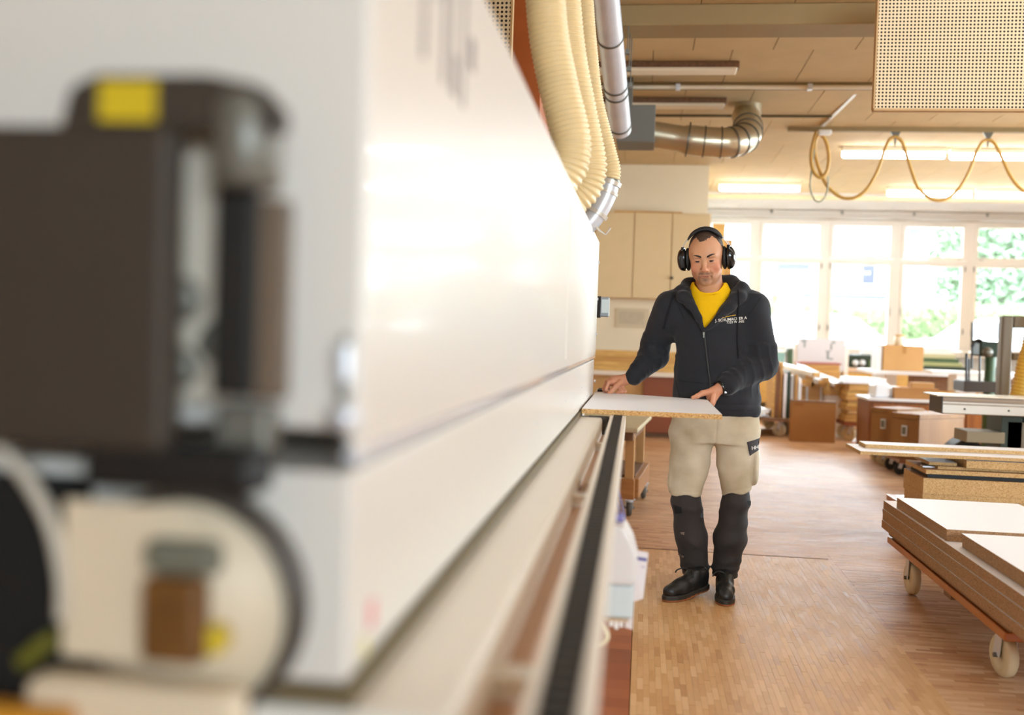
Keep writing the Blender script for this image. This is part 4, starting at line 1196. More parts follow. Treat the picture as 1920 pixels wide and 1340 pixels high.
# ------------------------------------------------------------------ brown cabinet, cases on a dolly
cbn = thing('low_cabinet', 'brown wooden low cabinet with white top and two doors', 'cabinet', (3.2, 12, 0))
b = MB(); b.box(2.56, 4.1, 11.68, 12.30, .04, .605); b.build('cabinet_body', M_wood, cbn, bevel=.004)
b = MB(); b.box(2.54, 4.12, 11.64, 12.33, .605, .635); b.build('cabinet_top', mat('white_laminate', (240, 240, 244), .3), cbn, bevel=.004)
for k in range(3):
    b = MB(); x_ = 2.60 + k * .5; b.box(x_ + .006, x_ + .494, 11.66, 11.68, .06, .57); d_ = b.build('cabinet_door', mat('orange_brown_door', (170, 104, 44), .45, col2=(148, 86, 34), vscale=3, stretch=(10, 10, 1.2)), cbn, bevel=.003)
    b = MB(); b.lathe((x_ + (.44 if k % 2 == 0 else .06), 11.66, .50), (0, -1, 0), [(.006, 0), (.006, .014), (.018, .02), (.016, .03), (0, .032)], 12); b.build('door_knob', M_steel, d_)
dl = thing('equipment_dolly', 'low dolly on dark and cream castors under the wooden cases', 'dolly', (2.9, 10.4, 0))
b = MB(); b.box(2.42, 3.12, 9.70, 11.15, .135, .17); b.build('platform', M_wood, dl, bevel=.004)
for (y_, m_) in ((10.92, M_castor), (10.6, M_castor), (10.28, M_black), (9.92, M_black)):
    castor(dl, 2.50, y_, .135, .06, .04, m_, 1.2); castor(dl, 3.03, y_, .135, .06, .04, m_, 1.2)
M_case = mat('tan_plywood_case', (160, 114, 60), .55, col2=(140, 94, 46), vscale=2, stretch=(4, 4, 1), coat=.1)


def case(label, c, size, rz, group):
    t = thing('wooden_case', label, 'case', (0, 0, 0), group)
    b = MB(); b.box(-size[0] / 2, size[0] / 2, -size[1] / 2, size[1] / 2, 0, size[2] - .05); b.build('case_body', M_case, t, bevel=.004)
    b = MB(); b.box(-size[0] / 2 - .004, size[0] / 2 + .004, -size[1] / 2 - .004, size[1] / 2 + .004, size[2] - .048, size[2]); b.build('case_lid', M_case, t, bevel=.004)
    b = MB(); b.box(-.03, .03, -size[1] / 2 - .012, -size[1] / 2, size[2] * .50, size[2] * .50 + .10); l = b.build('latch', M_steel, t, bevel=.003)
    b = MB(); b.box(-.018, .018, -size[1] / 2 - .018, -size[1] / 2 - .012, size[2] * .50 + .015, size[2] * .50 + .085); b.build('latch_lever', M_steel_dark, l)
    t.location = c; t.rotation_euler = (0, 0, rz)


a = P(1678, 768, 10.35); case('tan plywood case with steel latch nearest the brown cabinet', (a.x + .12, 10.72, .17), (.30, .46, a.z - .17), -.85, 'plywood cases on the dolly')
a = P(1713, 775, 9.85); case('tan plywood case with steel latch reaching under the saw beam', (a.x + .19, 10.06, .17), (.30, .72, a.z - .17), -.85, 'plywood cases on the dolly')
b = MB(); a = P(1815, 838, 8.9)
pts = [(a.x - .15 + .3 * i / 6, a.z + .10 * math.sin(math.pi * i / 6) - .02) for i in range(7)]
b.prism([(a.x - .17, .0)] + pts + [(a.x + .17, .0)], 'y', 8.85, 9.15); tag(b.build('black_bag', M_black, bevel=.04, seg=3), 'black bag lying on the floor before the saw', 'bag')

# ------------------------------------------------------------------ things on the brown cabinet and behind it
def block(name, label, cat, px0, px1, py0, py1, Ya, Yb, m_, bevel=.004, floor_=None, group=None):
    s_ = slab(px0, px1, py0, py1, Ya, Yb)
    if floor_ is not None: s_ = s_[:4] + (floor_, s_[5])
    b = MB(); b.box(*s_); o = b.build(name, m_, bevel=bevel)
    return tag(o, label, cat, group)


zt = .635
s_ = slab(1677, 1760, 726, 747, 11.75, 12.0)
b = MB(); b.box(s_[0], s_[1], 11.75, 12.05, zt, s_[5]); tag(b.build('flat_carton', M_cardboard, bevel=.003), 'flat brown carton lying on the low cabinet top', 'carton')
zt2 = s_[5]
s_ = slab(1710, 1752, 716, 727, 11.85, 12.0); b = MB(); b.box(s_[0], s_[1], 11.85, 12.0, zt2, zt2 + .06); tag(b.build('flat_carton', M_cardboard_lt, bevel=.003), 'small brown carton on top of the flat carton', 'carton')
for k, (px0, px1, h_, lab) in enumerate(((1640, 1668, .16, 'white foam block at the cabinet top corner'), (1668, 1692, .13, 'white foam block wedged between foam and carton'))):
    s_ = slab(px0, px1, 700, 745, 11.8, 12.1); b = MB(); b.box(s_[0], s_[1], 11.78 + .05 * k, 12.1, zt, zt + h_); tag(b.build('foam_block', M_wrap, bevel=.03, seg=3), lab, 'foam', 'foam blocks on the low cabinet')

# long white worktable with the big carton
wt2 = thing('white_table', 'white topped table on pale legs carrying the big carton', 'table', (4, 13.6, 0))
a, c = P(1633, 690, 13.6), P(1790, 703, 13.6)
zt = P(1700, 696, 13.6).z
b = MB(); b.box(a.x, 5.4, 13.55, 14.5, zt - .05, zt); b.build('tabletop', mat('white_laminate', (240, 240, 244), .3), wt2, bevel=.006)
for (x_, y_) in ((a.x + .12, 13.7), (a.x + .42, 14.3), (5.2, 13.7), (5.2, 14.3)):
    b = MB(); b.box(x_ - .07, x_ + .07, y_ - .05, y_ + .05, 0, zt - .05); b.build('table_leg', M_white, wt2, bevel=.004)
b = MB(); b.box(a.x + .55, 5.1, 13.75, 13.9, zt - .25, zt - .05); b.build('table_apron', M_wood_dark, wt2)
c0, c1 = P(1657, 646, 13.7), P(1731, 693, 13.7)
cx = thing('carton', 'big upright brown carton with tape, standing on the white table', 'carton', ((c0.x + c1.x) / 2, 13.8, zt))
b = MB(); b.box(c0.x, c1.x, 13.7, 14.1, zt, c0.z); b.build('carton_body', M_cardboard_lt, cx, bevel=.006)
b = MB(); xm = P(1696, 650, 13.7).x; b.box(xm - .025, xm + .025, 13.697, 13.7, c0.z - .11, c0.z - .004); b.build('packing_tape', mat('tape_tan', (176, 124, 62), .35), cx)
w0 = P(1645, 648, 13.72); b = MB(); b.box(w0.x, c0.x - .01, 13.72, 14.05, zt, w0.z); tag(b.build('white_sheet', M_wrap, bevel=.004), 'white panel standing against the side of the big carton', 'panel')
jr = thing('glass_jar', 'small clear jar with wooden band on the big carton', 'jar', (P(1686, 640, 13.8).x, 13.8, c0.z))
j0 = P(1686, 643, 13.85); b = MB(); b.lathe((j0.x, 13.85, c0.z), (0, 0, 1), [(0, 0), (.06, 0), (.065, .01), (.065, .10), (.055, .12), (0, .12)], 20); b.build('jar_body', mat('pale_jar', (226, 214, 190), .3), jr)
b = MB(); b.lathe((j0.x, 13.85, c0.z + .12), (0, 0, 1), [(0, 0), (.06, 0), (.06, .02), (0, .02)], 20); b.build('jar_lid', M_pine, jr)
s_ = slab(1745, 1845, 690, 705, 13.0, 13.4)
b = MB(); b.box(s_[0], s_[1], 12.95, 13.35, zt + .003, zt + .04); b.box(s_[0] + .3, s_[0] + .62, 12.97, 13.3, zt - .22, zt + .003); b.box(s_[0] + .35, s_[0] + .55, 13.0, 13.25, 0, zt - .22)
tag(b.build('white_stand', M_white, bevel=.006), 'white box stand with a wide top beside the drill press', 'stand')

# bench under the windows with green machines
bn = thing('window_bench', 'long wooden workbench running under the far windows', 'workbench', (4, 16.7, 0))
b = MB(); b.box(1.0, 8.8, 16.25, 17.35, .80, .86); b.build('bench_top', mat('pinkish_bench', (222, 188, 160), .5, var=.04), bn, bevel=.004)
for k in range(11):
    b = MB(); x_ = 1.05 + k * .7; b.box(x_, x_ + .66, 16.28, 16.34, .25, .79); b.build('bench_front', M_pine, bn, bevel=.004)
for k in range(6):
    b = MB(); x_ = 1.1 + k * 1.5; b.box(x_, x_ + .1, 16.4, 17.2, 0, .80); b.build('bench_leg', M_wood_dark, bn)
s_ = slab(1586, 1642, 664, 692, 16.4, 16.9)
gm = thing('green_machine', 'green mortising machine on the window bench between white panel and carton', 'machine', ((s_[0] + s_[1]) / 2, 16.6, .86))
b = MB(); b.box(s_[0], s_[1], 16.4, 16.9, .86, s_[5]); b.build('machine_body', M_greendk, gm, bevel=.03, seg=3)
b = MB(); b.box(s_[1] - .12, s_[1] + .04, 16.38, 16.8, .86, s_[5] - .08); b.build('end_housing', M_greenm, gm, bevel=.02)
for (px, py) in ((1604, 680), (1617, 680)):
    q_ = P(px, py, 16.39); b = MB(); b.lathe((q_.x, 16.4, q_.z), (0, -1, 0), [(0, 0), (.05, 0), (.05, .02), (.03, .04), (0, .04)], 18); b.build('hand_wheel', M_steel, gm)
b = MB(); b.box(s_[0] + .28, s_[1], 16.5, 16.75, s_[5], s_[5] + .05); b.build('machine_cover', M_white, gm, bevel=.01)
s_ = slab(1733, 1812, 656, 695, 16.4, 16.9)
gm = thing('green_machine', 'long green planer with pale top on the window bench', 'machine', ((s_[0] + s_[1]) / 2, 16.6, .86))
for k, m_ in enumerate((M_greendk, mat('sage_green', (170, 174, 124), .5), M_greenm, mat('pale_sage', (196, 192, 150), .5), M_white)):
    b = MB(); h_ = (s_[5] - .86) / 5; b.box(s_[0], s_[1] - .05 * k, 16.4 + .02 * k, 16.9, .86 + h_ * k, .86 + h_ * (k + 1)); b.build('planer_tier', m_, gm, bevel=.008)
s_ = slab(1440, 1490, 660, 690, 16.3, 16.6)
for k, (m_, lab, w_) in enumerate(((mat('teal_tub', (132, 170, 164), .5), 'teal plastic tub on the window bench by the man', .26), (M_greenm, 'green tool case on the window bench beside the tub', .22))):
    b = MB(); x_ = s_[0] + .02 + .3 * k; b.prism([(x_ + .02, .86), (x_ + w_ - .02, .86), (x_ + w_, 1.06 + .04 * k), (x_, 1.06 + .04 * k)], 'y', 16.35, 16.6)
    o = tag(b.build('tub', m_, bevel=.01), lab, 'container')
    b = MB(); b.box(x_ - .005, x_ + w_ + .005, 16.34, 16.61, 1.06 + .04 * k, 1.09 + .04 * k); b.build('lid', M_white if k == 0 else M_steel_dark, o, bevel=.008)
# white panel with pencil sketches
a, c = P(1496, 633, 15.4), P(1584, 694, 15.4)
sp_ = thing('sketch_panel', 'upright white panel with faint grey pencil sketches', 'panel', ((a.x + c.x) / 2, 15.4, c.z))
b = MB(); b.box(a.x, c.x, 15.4, 15.44, c.z - .02, a.z); b.build('panel_sheet', mat('sketch_white', (212, 209, 212), .6), sp_, bevel=.004)
M_pencil = mat('pencil_grey', (140, 146, 148), .8)
for (x_, y_, w_, h_) in ((1503, 637, 9, 4), (1507, 641, 3, 10), (1560, 640, 6, 4), (1557, 644, 3, 12), (1548, 657, 9, 3), (1550, 660, 4, 13), (1553, 671, 9, 3)):
    p_, q_ = P(x_, y_, 15.4), P(x_ + w_, y_ + h_, 15.4); b = MB(); b.box(p_.x, q_.x, 15.3985, 15.4, q_.z, p_.z); b.build('pencil_mark', M_pencil, sp_)
b = MB(); b.box(a.x - .05, a.x, 15.42, 15.46, 0, a.z - .1); b.build('panel_post', M_winframe, sp_)
b = MB(); b.box(c.x, c.x + .05, 15.42, 15.46, 0, a.z - .1); b.build('panel_post', M_winframe, sp_)
wb = thing('red_top_box', 'wooden box with dull red top before the sketch panel', 'box', (P(1540, 690, 15.0).x, 15.0, 0))
s_ = slab(1503, 1574, 678, 700, 14.9, 15.3); b = MB(); b.box(s_[0], s_[1], 14.9, 15.3, .0, s_[5] - .03); b.build('box_body', M_oakply, wb, bevel=.004)
b = MB(); b.box(s_[0] - .03, s_[1] + .02, 14.88, 15.32, s_[5] - .03, s_[5]); b.build('box_top', mat('dull_red', (176, 112, 104), .5), wb, bevel=.004)

# ------------------------------------------------------------------ lumber trolleys behind the man
lt = thing('lumber_trolley', 'wooden trolley stacked with profiles behind the man', 'trolley', (2.0, 13.6, 0))
b = MB(); b.box(1.25, 1.96, 13.15, 14.6, .20, .245); b.build('platform', M_wood_dark, lt, bevel=.004)
for (x_, y_) in ((1.36, 13.3), (1.82, 13.3), (1.36, 14.4), (1.82, 14.4)):
    castor(lt, x_, y_, .20, .09, .05, M_castor, 1.0)
gq = 'white lacquered boards on the lumber trolley'
for k in range(4):
    b = MB(); b.cbox((1.42 + .02 * k, 13.5, .262 + k * .026), (.34, .62 - .05 * k, .024), rz=.12 * (k - 1)); tag(b.build('white_board', M_melamine, bevel=.003), ('lowest', 'second lowest', 'third lowest', 'topmost')[k] + ' short white board lying on the lumber trolley beside the man', 'board', gq)
for k in range(8):
    x_ = 1.50 + k * .047; hgt = (.70, .66, .72, .58, .60, .55, .57, .52)[k]
    m_ = (M_oakply, M_wood, M_oakply, M_paper, M_greendk, M_melamine, M_mdf, M_melamine)[k]
    b = MB(); b.box(x_ + .19, x_ + .19 + .036, 13.25 + .02 * (k % 3), 13.9, .246, .246 + hgt); tag(b.build('upright_board', m_, bevel=.002), ('widest oak', 'brown wood', 'tall oak', 'paper white', 'dark green', 'white lacquered', 'raw fibre', 'short white')[k] + ' board standing upright on the lumber trolley', 'board', 'boards standing on the lumber trolley')
cr = thing('oak_crate', 'blond wooden crate with white straps behind the brown carton panel', 'crate', (2.35, 13.5, 0))
b = MB(); s_ = slab(1480, 1546, 722, 752, 13.7, 14.2); b.box(s_[0], s_[1] + .1, 13.7, 14.3, .25, s_[5]); b.build('crate_body', M_oakply, cr, bevel=.004)
for px in (1513, 1540):
    q_ = P(px, 735, 13.7); b = MB(); b.box(q_.x - .014, q_.x + .014, 13.69, 13.70, .3, s_[5]); b.build('crate_strap', M_white, cr)
b = MB(); b.box(s_[0] + .02, s_[1] + .08, 13.75, 14.25, 0, .25); b.build('crate_skid', M_wood_dark, cr)
zt = s_[5]
# white foil-wrapped profiles lying across crate and trolley
gw = 'white wrapped profiles on the crate'
WR = [((1440, 690), (1478, 716), .13, .05), ((1450, 700), (1470, 726), .10, .05), ((1456, 683), (1530, 702), .12, .07), ((1462, 690), (1540, 716), .11, .06), ((1500, 688), (1548, 712), .10, .08), ((1510, 695), (1572, 722), .12, .06), ((1535, 704), (1586, 722), .13, .06)]
names_ = ('beside the man, upper', 'beside the man, lower', 'longest, uppermost on the crate', 'second of the long ones on the crate', 'crossing over the crate middle', 'under the crossing one on the crate', 'reaching out furthest from the crate')
for k, ((ax, ay), (bx_, by_), w_, h_) in enumerate(WR):
    p_, q_ = P(ax, ay, 14.6), P(bx_, by_, 13.4)
    t = thing('wrapped_profile', 'white foil wrapped wooden profile ' + names_[k], 'profile', tuple(p_.lerp(q_, .5)), gw)
    b = MB(); b.beam(p_, q_, w_, h_); b.build('foil_wrap', M_wrap, t, bevel=.012)
    d_ = (q_ - p_).normalized(); b = MB(); b.beam(q_, q_ + d_ * .03, w_ * .8, h_ * .85); b.build('wood_end', M_oakply, t)
    sx_ = p_.lerp(q_, .85)
    b = MB(); b.box(sx_.x - .05, sx_.x + .05, sx_.y - .08, sx_.y + .02, zt if sx_.x > s_[0] else .25, sx_.z - h_ * .5); b.build('bearer', M_oakply, t)
for k in range(4):
    p_ = P(1556 + k * 9, 716 + k * 1.5, 13.35); b = MB(); b.box(p_.x - .035, p_.x + .035, 13.5, 13.95, .551, p_.z); tag(b.build('square_timber', M_oakply if k % 2 else M_pine, bevel=.004), ('first', 'second', 'third', 'fourth')[k] + ' blond square timber end counted from the crate straps', 'timber', 'square timber ends')
b = MB(); a, c = P(1555, 738, 13.3), P(1600, 770, 13.3); b.box(a.x, c.x, 13.55, 14.0, .30, .55); b.box(a.x + .12, c.x - .05, 13.6, 13.95, 0, .30); tag(b.build('timber_stand', M_winframe, bevel=.006), 'pale stand under the square timber ends', 'stand')
a, c = P(1483, 751, 12.75), P(1564, 832, 12.75)
cp_ = thing('upright_carton', 'large brown flat carton standing upright on the floor', 'carton', (2.12, 12.7, 0))
b = MB(); b.box(a.x, c.x, 12.70, 12.82, 0, a.z); b.build('carton_face', mat('amber_cardboard', (160, 108, 52), .75, var=.05, vscale=4), cp_, bevel=.006)
b = MB(); b.box(a.x - .002, c.x + .002, 12.69, 12.83, a.z - .004, a.z + .012); b.build('carton_rim', M_wood_dark, cp_)
b = MB(); q_ = P(1490, 757, 12.69); b.box(q_.x, q_.x + .11, 12.698, 12.70, q_.z - .02, q_.z + .012); b.build('printed_patch', mat('brown_print', (150, 94, 40), .8), cp_)
st = thing('plank_trolley', 'trolley stacked with brown planks between upright carton and low cabinet', 'trolley', (2.75, 13.5, 0))
b = MB(); b.box(2.55, 3.08, 13.0, 13.5, .20, .25); b.build('platform', M_wood_red, st, bevel=.004)
for (x_, y_) in ((2.66, 13.08), (2.98, 13.08), (2.66, 13.42), (2.98, 13.42)):
    castor(st, x_, y_, .20, .09, .05, M_castor, 1.2)
b = MB(); b.box(2.72, 2.92, 13.20, 13.22, .08, .16); b.build('white_bumper', M_white, st)
zc = .251
for k in range(9):
    h_ = (.045, .04, .05, .04, .045, .03, .05, .06, .09)[k]
    b = MB(); b.box(2.57 + .015 * (k % 3), 3.06, 13.01 + .02 * (k % 2), 13.48, zc, zc + h_); tag(b.build('stacked_plank', (M_oakply, M_pine, M_mdf)[k % 3] if k < 8 else M_oakply, bevel=.003), ('lowest', 'second lowest', 'third lowest', 'fourth lowest', 'middle', 'fourth highest', 'third highest', 'second highest', 'topmost thick')[k] + ' plank in the stack on the plank trolley', 'plank', 'planks on the plank trolley'); zc += h_ + .004
for k in range(2):
    b = MB(); b.box(2.52 + .05 * k, 3.05, 12.98 + .04 * k, 13.47, zc, zc + .035); tag(b.build('white_board', M_melamine, bevel=.003), ('lower', 'upper')[k] + ' white board lying on top of the plank trolley stack', 'board', 'white boards on the plank trolley'); zc += .037
# ------------------------------------------------------------------ the man: surfaces grown from blended volumes
class Field:
    """signed distance on a (possibly uneven) grid, meshed by surface nets"""

    def __init__(s, xs, ys, zs):
        s.ax = [np.asarray(a, np.float32) for a in (xs, ys, zs)]
        s.f = np.full([len(a) for a in s.ax], .5, np.float32)

    def sub(s, lo, hi):
        sl = []
        for a, l, h in zip(s.ax, lo, hi):
            i0 = max(0, int(np.searchsorted(a, l)) - 1); i1 = min(len(a), int(np.searchsorted(a, h)) + 2)
            if i1 <= i0: return None
            sl.append(slice(i0, i1))
        g = [s.ax[0][sl[0]][:, None, None], s.ax[1][sl[1]][None, :, None], s.ax[2][sl[2]][None, None, :]]
        return tuple(sl), g

    def op(s, fn, lo, hi, k=.01, mode='u', margin=.03):
        r = s.sub([q - margin - k for q in lo], [q + margin + k for q in hi])
        if r is None: return
        sl, g = r
        d = fn(*g).astype(np.float32)
        f = s.f[sl]
        if mode == 'u':
            h = np.clip(.5 + .5 * (f - d) / k, 0, 1); s.f[sl] = f * (1 - h) + d * h - k * h * (1 - h)
        elif mode == 's':
            h = np.clip(.5 - .5 * (f + d) / k, 0, 1); s.f[sl] = f * (1 - h) - d * h + k * h * (1 - h)

    def cap(s, a, b, ra, rb, k=.01, mode='u'):
        a = np.array(a, float); b = np.array(b, float); ab = b - a; L2 = float(ab @ ab) + 1e-12
        R = max(ra, rb)
        def fn(X, Y, Z):
            px, py, pz = X - a[0], Y - a[1], Z - a[2]
            t = np.clip((px * ab[0] + py * ab[1] + pz * ab[2]) / L2, 0, 1)
            return np.sqrt((px - t * ab[0]) ** 2 + (py - t * ab[1]) ** 2 + (pz - t * ab[2]) ** 2) - (ra + (rb - ra) * t)
        s.op(fn, np.minimum(a, b) - R, np.maximum(a, b) + R, k, mode)

    def chain(s, pts, rads, k=.01, mode='u'):
        for i in range(len(pts) - 1):
            s.cap(pts[i], pts[i + 1], rads[i], rads[i + 1], k, mode)

    def ell(s, c, r, M=None, k=.01, mode='u'):
        c = np.array(c, float); r = np.array(r, float); R = float(r.max())
        M = np.eye(3) if M is None else np.array(M, float)       # columns: local axes in place coordinates
        def fn(X, Y, Z):
            px, py, pz = X - c[0], Y - c[1], Z - c[2]
            q = [px * M[0, i] + py * M[1, i] + pz * M[2, i] for i in range(3)]
            k0 = np.sqrt(sum((q[i] / r[i]) ** 2 for i in range(3))) + 1e-9
            k1 = np.sqrt(sum((q[i] / r[i] ** 2) ** 2 for i in range(3))) + 1e-9
            return k0 * (k0 - 1) / k1
        s.op(fn, c - R, c + R, k, mode)

    def loft(s, secs, k=.01, mode='u', p=2.3, grow=0.0):
        """secs: (z, cx, cy, a, b) rising; super-ellipse slices"""
        S = np.array(secs, float)
        lo = [(S[:, 1] - S[:, 3]).min(), (S[:, 2] - S[:, 4]).min(), S[0, 0]]; hi = [(S[:, 1] + S[:, 3]).max(), (S[:, 2] + S[:, 4]).max(), S[-1, 0]]
        def fn(X, Y, Z):
            z = Z[0, 0, :]
            cx, cy, a, b = [np.interp(z, S[:, 0], S[:, i])[None, None, :] for i in (1, 2, 3, 4)]
            a = a + grow; b = b + grow
            q = (np.abs((X - cx) / a) ** p + np.abs((Y - cy) / b) ** p) ** (1 / p)
            d = (q - 1) * np.minimum(a, b)
            dz = np.maximum(S[0, 0] - z, z - S[-1, 0])[None, None, :]
            return np.maximum(d, dz)
        s.op(fn, lo, hi, k, mode)

    def free(s, fn, lo, hi, k=.01, mode='u'):
        s.op(fn, lo, hi, k, mode)

    def ripple(s, fn, lo, hi):
        r = s.sub(lo, hi)
        if r: s.f[r[0]] += fn(*r[1]).astype(np.float32)

    def mesh(s):
        f = s.f; ax = s.ax
        nx, ny, nz = f.shape
        ins = f < 0
        keys = []; pos = []
        quads = []
        def cid(i, j, k): return (i.astype(np.int64) * (ny - 1) + j) * (nz - 1) + k
        for d in range(3):
            s0 = [slice(None)] * 3; s1 = [slice(None)] * 3; s0[d] = slice(0, -1); s1[d] = slice(1, None)
            cr = ins[tuple(s0)] != ins[tuple(s1)]
            I = list(np.nonzero(cr))
            a = f[tuple(s0)][cr]; b = f[tuple(s1)][cr]; t = a / (a - b)
            p = [ax[q][I[q]] for q in range(3)]
            p[d] = ax[d][I[d]] + t * (ax[d][I[d] + 1] - ax[d][I[d]])
            p = np.stack(p, 1)
            e, g = [q for q in range(3) if q != d]
            n = [nx, ny, nz]
            ok = (I[e] > 0) & (I[e] < n[e] - 1) & (I[g] > 0) & (I[g] < n[g] - 1)
            I = [q[ok] for q in I]; p = p[ok]; flip = (a[ok] < 0)
            cs = []
            for de, dg in ((-1, -1), (0, -1), (0, 0), (-1, 0)):
                J = [q.copy() for q in I]; J[e] += de; J[g] += dg
                c = cid(*J); cs.append(c); keys.append(c); pos.append(p)
            cs = np.stack(cs, 1)
            if d == 1: flip = ~flip
            cs[~flip] = cs[~flip][:, ::-1]
            quads.append(cs)
        keys = np.concatenate(keys); pos = np.concatenate(pos)
        u, inv = np.unique(keys, return_inverse=True)
        cnt = np.bincount(inv)
        v = np.stack([np.bincount(inv, pos[:, q]) / cnt for q in range(3)], 1)
        q = np.searchsorted(u, np.concatenate(quads))
        return v, q


def smooth(v, q, it=2, lam=.5):
    e = np.concatenate([q[:, [0, 1]], q[:, [1, 2]], q[:, [2, 3]], q[:, [3, 0]]])
    for _ in range(it):
        deg = np.bincount(e[:, 0], minlength=len(v)) + np.bincount(e[:, 1], minlength=len(v))
        s = np.stack([np.bincount(e[:, 0], v[e[:, 1], i], len(v)) + np.bincount(e[:, 1], v[e[:, 0], i], len(v)) for i in range(3)], 1)
        v = v + lam * (s / np.maximum(deg, 1)[:, None] - v)
    return v


def skin_obj(name, v, q, m_, parent, cols=None):
    base = np.array([(v[:, 0].min() + v[:, 0].max()) / 2, (v[:, 1].min() + v[:, 1].max()) / 2, v[:, 2].min()])
    me = bpy.data.meshes.new(name)
    me.vertices.add(len(v)); me.vertices.foreach_set('co', (v - base).astype(np.float32).ravel())
    me.loops.add(q.size); me.loops.foreach_set('vertex_index', q.astype(np.int32).ravel())
    me.polygons.add(len(q)); me.polygons.foreach_set('loop_start', np.arange(0, q.size, 4, dtype=np.int32))
    me.polygons.foreach_set('use_smooth', np.ones(len(q), bool))
    me.update(calc_edges=True); me.validate()
    if cols is not None:
        at = me.color_attributes.new('Col', 'FLOAT_COLOR', 'POINT')
        c = np.concatenate([cols, np.ones((len(cols), 1))], 1).astype(np.float32)
        at.data.foreach_set('color', c.ravel())
    me.materials.append(m_)
    o = bpy.data.objects.new(name, me); COL.objects.link(o)
    o.location = Vector(base) - world_loc(parent) if parent else Vector(base)
    if parent: o.parent = parent
    return o


def grid(lo, hi, h):
    return [np.arange(lo[i], hi[i] + h, h) for i in range(3)]


_rng = np.random.RandomState(5)
_W = [( _rng.normal(size=3), _rng.uniform(0, 6.28)) for _ in range(24)]


def wobble(X, Y, Z, freq, n=8, s=0):
    t = 0
    for w, ph in _W[s:s + n]:
        t = t + np.sin(freq * (w[0] * X + w[1] * Y + w[2] * Z) + ph)
    return t / math.sqrt(n)


man = thing('person', 'man in dark hooded jacket, yellow shirt and work trousers feeding a white board', 'person', (.35, 4.95, 0))

# ---- head frame: x to the picture's right, y out of the face, z up
HC = np.array([.286, 4.865, 1.634])
def euler(yaw, pitch, roll):
    cy, sy, cp, sp, cr, sr = math.cos(yaw), math.sin(yaw), math.cos(pitch), math.sin(pitch), math.cos(roll), math.sin(roll)
    Rz = np.array([[cy, -sy, 0], [sy, cy, 0], [0, 0, 1]]); Rx = np.array([[1, 0, 0], [0, cp, -sp], [0, sp, cp]]); Ry = np.array([[cr, 0, sr], [0, 1, 0], [-sr, 0, cr]])
    return Rz @ Rx @ Ry @ np.diag([1., -1., 1.])
HM = euler(-.15, .28, -.06)
def hp(x, y, z): return HC + HM @ np.array([x, y, z])
def hl(v): return (v - HC) @ HM
def hv(x, y, z): return Vector(hp(x, y, z))

# ---- joints
S_R, E_R, W_R = np.array([.135, 4.965, 1.385]), np.array([.062, 5.075, 1.155]), np.array([-.040, 4.985, 1.045])
S_L, E_L, W_L = np.array([.515, 4.955, 1.395]), np.array([.568, 4.935, 1.130]), np.array([.378, 4.800, 1.020])

# ================= body: head, neck, trunk, arms with hands, legs - one skin
zs = np.concatenate([np.arange(.06, .90, .012), np.arange(.90, 1.09, .0026), np.arange(1.09, 1.47, .008), np.arange(1.47, 1.78, .0026)])
B = Field(np.arange(-.21, .66, .0027), np.arange(4.70, 5.16, .0027), zs)
# trunk and legs (under the clothes)
B.loft([(.84, .37, 4.965, .16, .10), (1.0, .365, 4.965, .165, .105), (1.2, .34, 4.965, .165, .105), (1.36, .325, 4.96, .16, .09), (1.43, .318, 4.96, .11, .06), (1.455, .315, 4.955, .06, .05)], k=.02)
B.chain([(.27, 4.97, .88), (.24, 4.95, .49), (.30, 4.985, .09)], [.085, .036, .030], k=.03)
B.chain([(.46, 4.97, .88), (.475, 4.96, .49), (.445, 5.0, .09)], [.085, .036, .030], k=.03)
B.chain([S_R, E_R, W_R], [.045, .036, .026], k=.02)
B.chain([S_L, E_L, W_L], [.045, .036, .026], k=.02)
# neck
B.cap((.322, 4.965, 1.43), hp(0, -.035, -.045), .068, .060, k=.02)
B.cap((.318, 4.93, 1.45), hp(0, .02, -.085), .050, .048, k=.03)
# skull and face
M_ = HM
B.ell(hp(0, -.012, .040), (.0775, .096, .086), M_, k=.01)
B.ell(hp(0, .022, .010), (.0735, .066, .082), M_, k=.03)
B.ell(hp(0, .026, -.045), (.063, .060, .062), M_, k=.025)
B.ell(hp(0, .030, -.082), (.052, .052, .036), M_, k=.02)
for sx in (-1, 1):
    B.ell(hp(.049 * sx, .004, -.060), (.017, .028, .030), M_, k=.03)      # jaw corner
    B.ell(hp(.040 * sx, .061, -.034), (.026, .020, .024), M_, k=.02)      # cheek
    B.ell(hp(.0215 * sx, .077, -.060), (.016, .013, .020), M_, k=.015)    # beside the mouth
    B.ell(hp(.078 * sx, -.008, -.004), (.010, .020, .030), M_, k=.008)    # ear under the cup
B.cap(hp(-.042, .073, .024), hp(-.012, .080, .019), .011, .012, k=.015)
B.cap(hp(.042, .073, .024), hp(.012, .080, .019), .011, .012, k=.015)
B.ell(hp(0, .076, -.104), (.021, .015, .016), M_, k=.02)                  # chin
for sx in (-1, 1):
    B.ell(hp(.031 * sx, .0965, .008), (.0165, .014, .0105), M_, k=.010, mode='s')   # eye socket
    B.ell(hp(.0315 * sx, .0722, .006), (.0150, .0145, .0130), M_, k=.005)          # lid over the ball
    B.ell(hp(.033 * sx, .078, -.009), (.013, .008, .006), M_, k=.008)              # bag below the eye
B.cap(hp(0, .084, .012), hp(0, .106, -.032), .0085, .0115, k=.012)        # nose
B.ell(hp(0, .1075, -.0385), (.0135, .0115, .0115), M_, k=.008)
for sx in (-1, 1):
    B.ell(hp(.0145 * sx, .0955, -.0425), (.0085, .0115, .0085), M_, k=.006)
    B.ell(hp(.0075 * sx, .1035, -.0515), (.0034, .0042, .0035), M_, k=.003, mode='s')
B.ell(hp(0, .0865, -.060), (.020, .012, .012), M_, k=.012)                # upper lip field
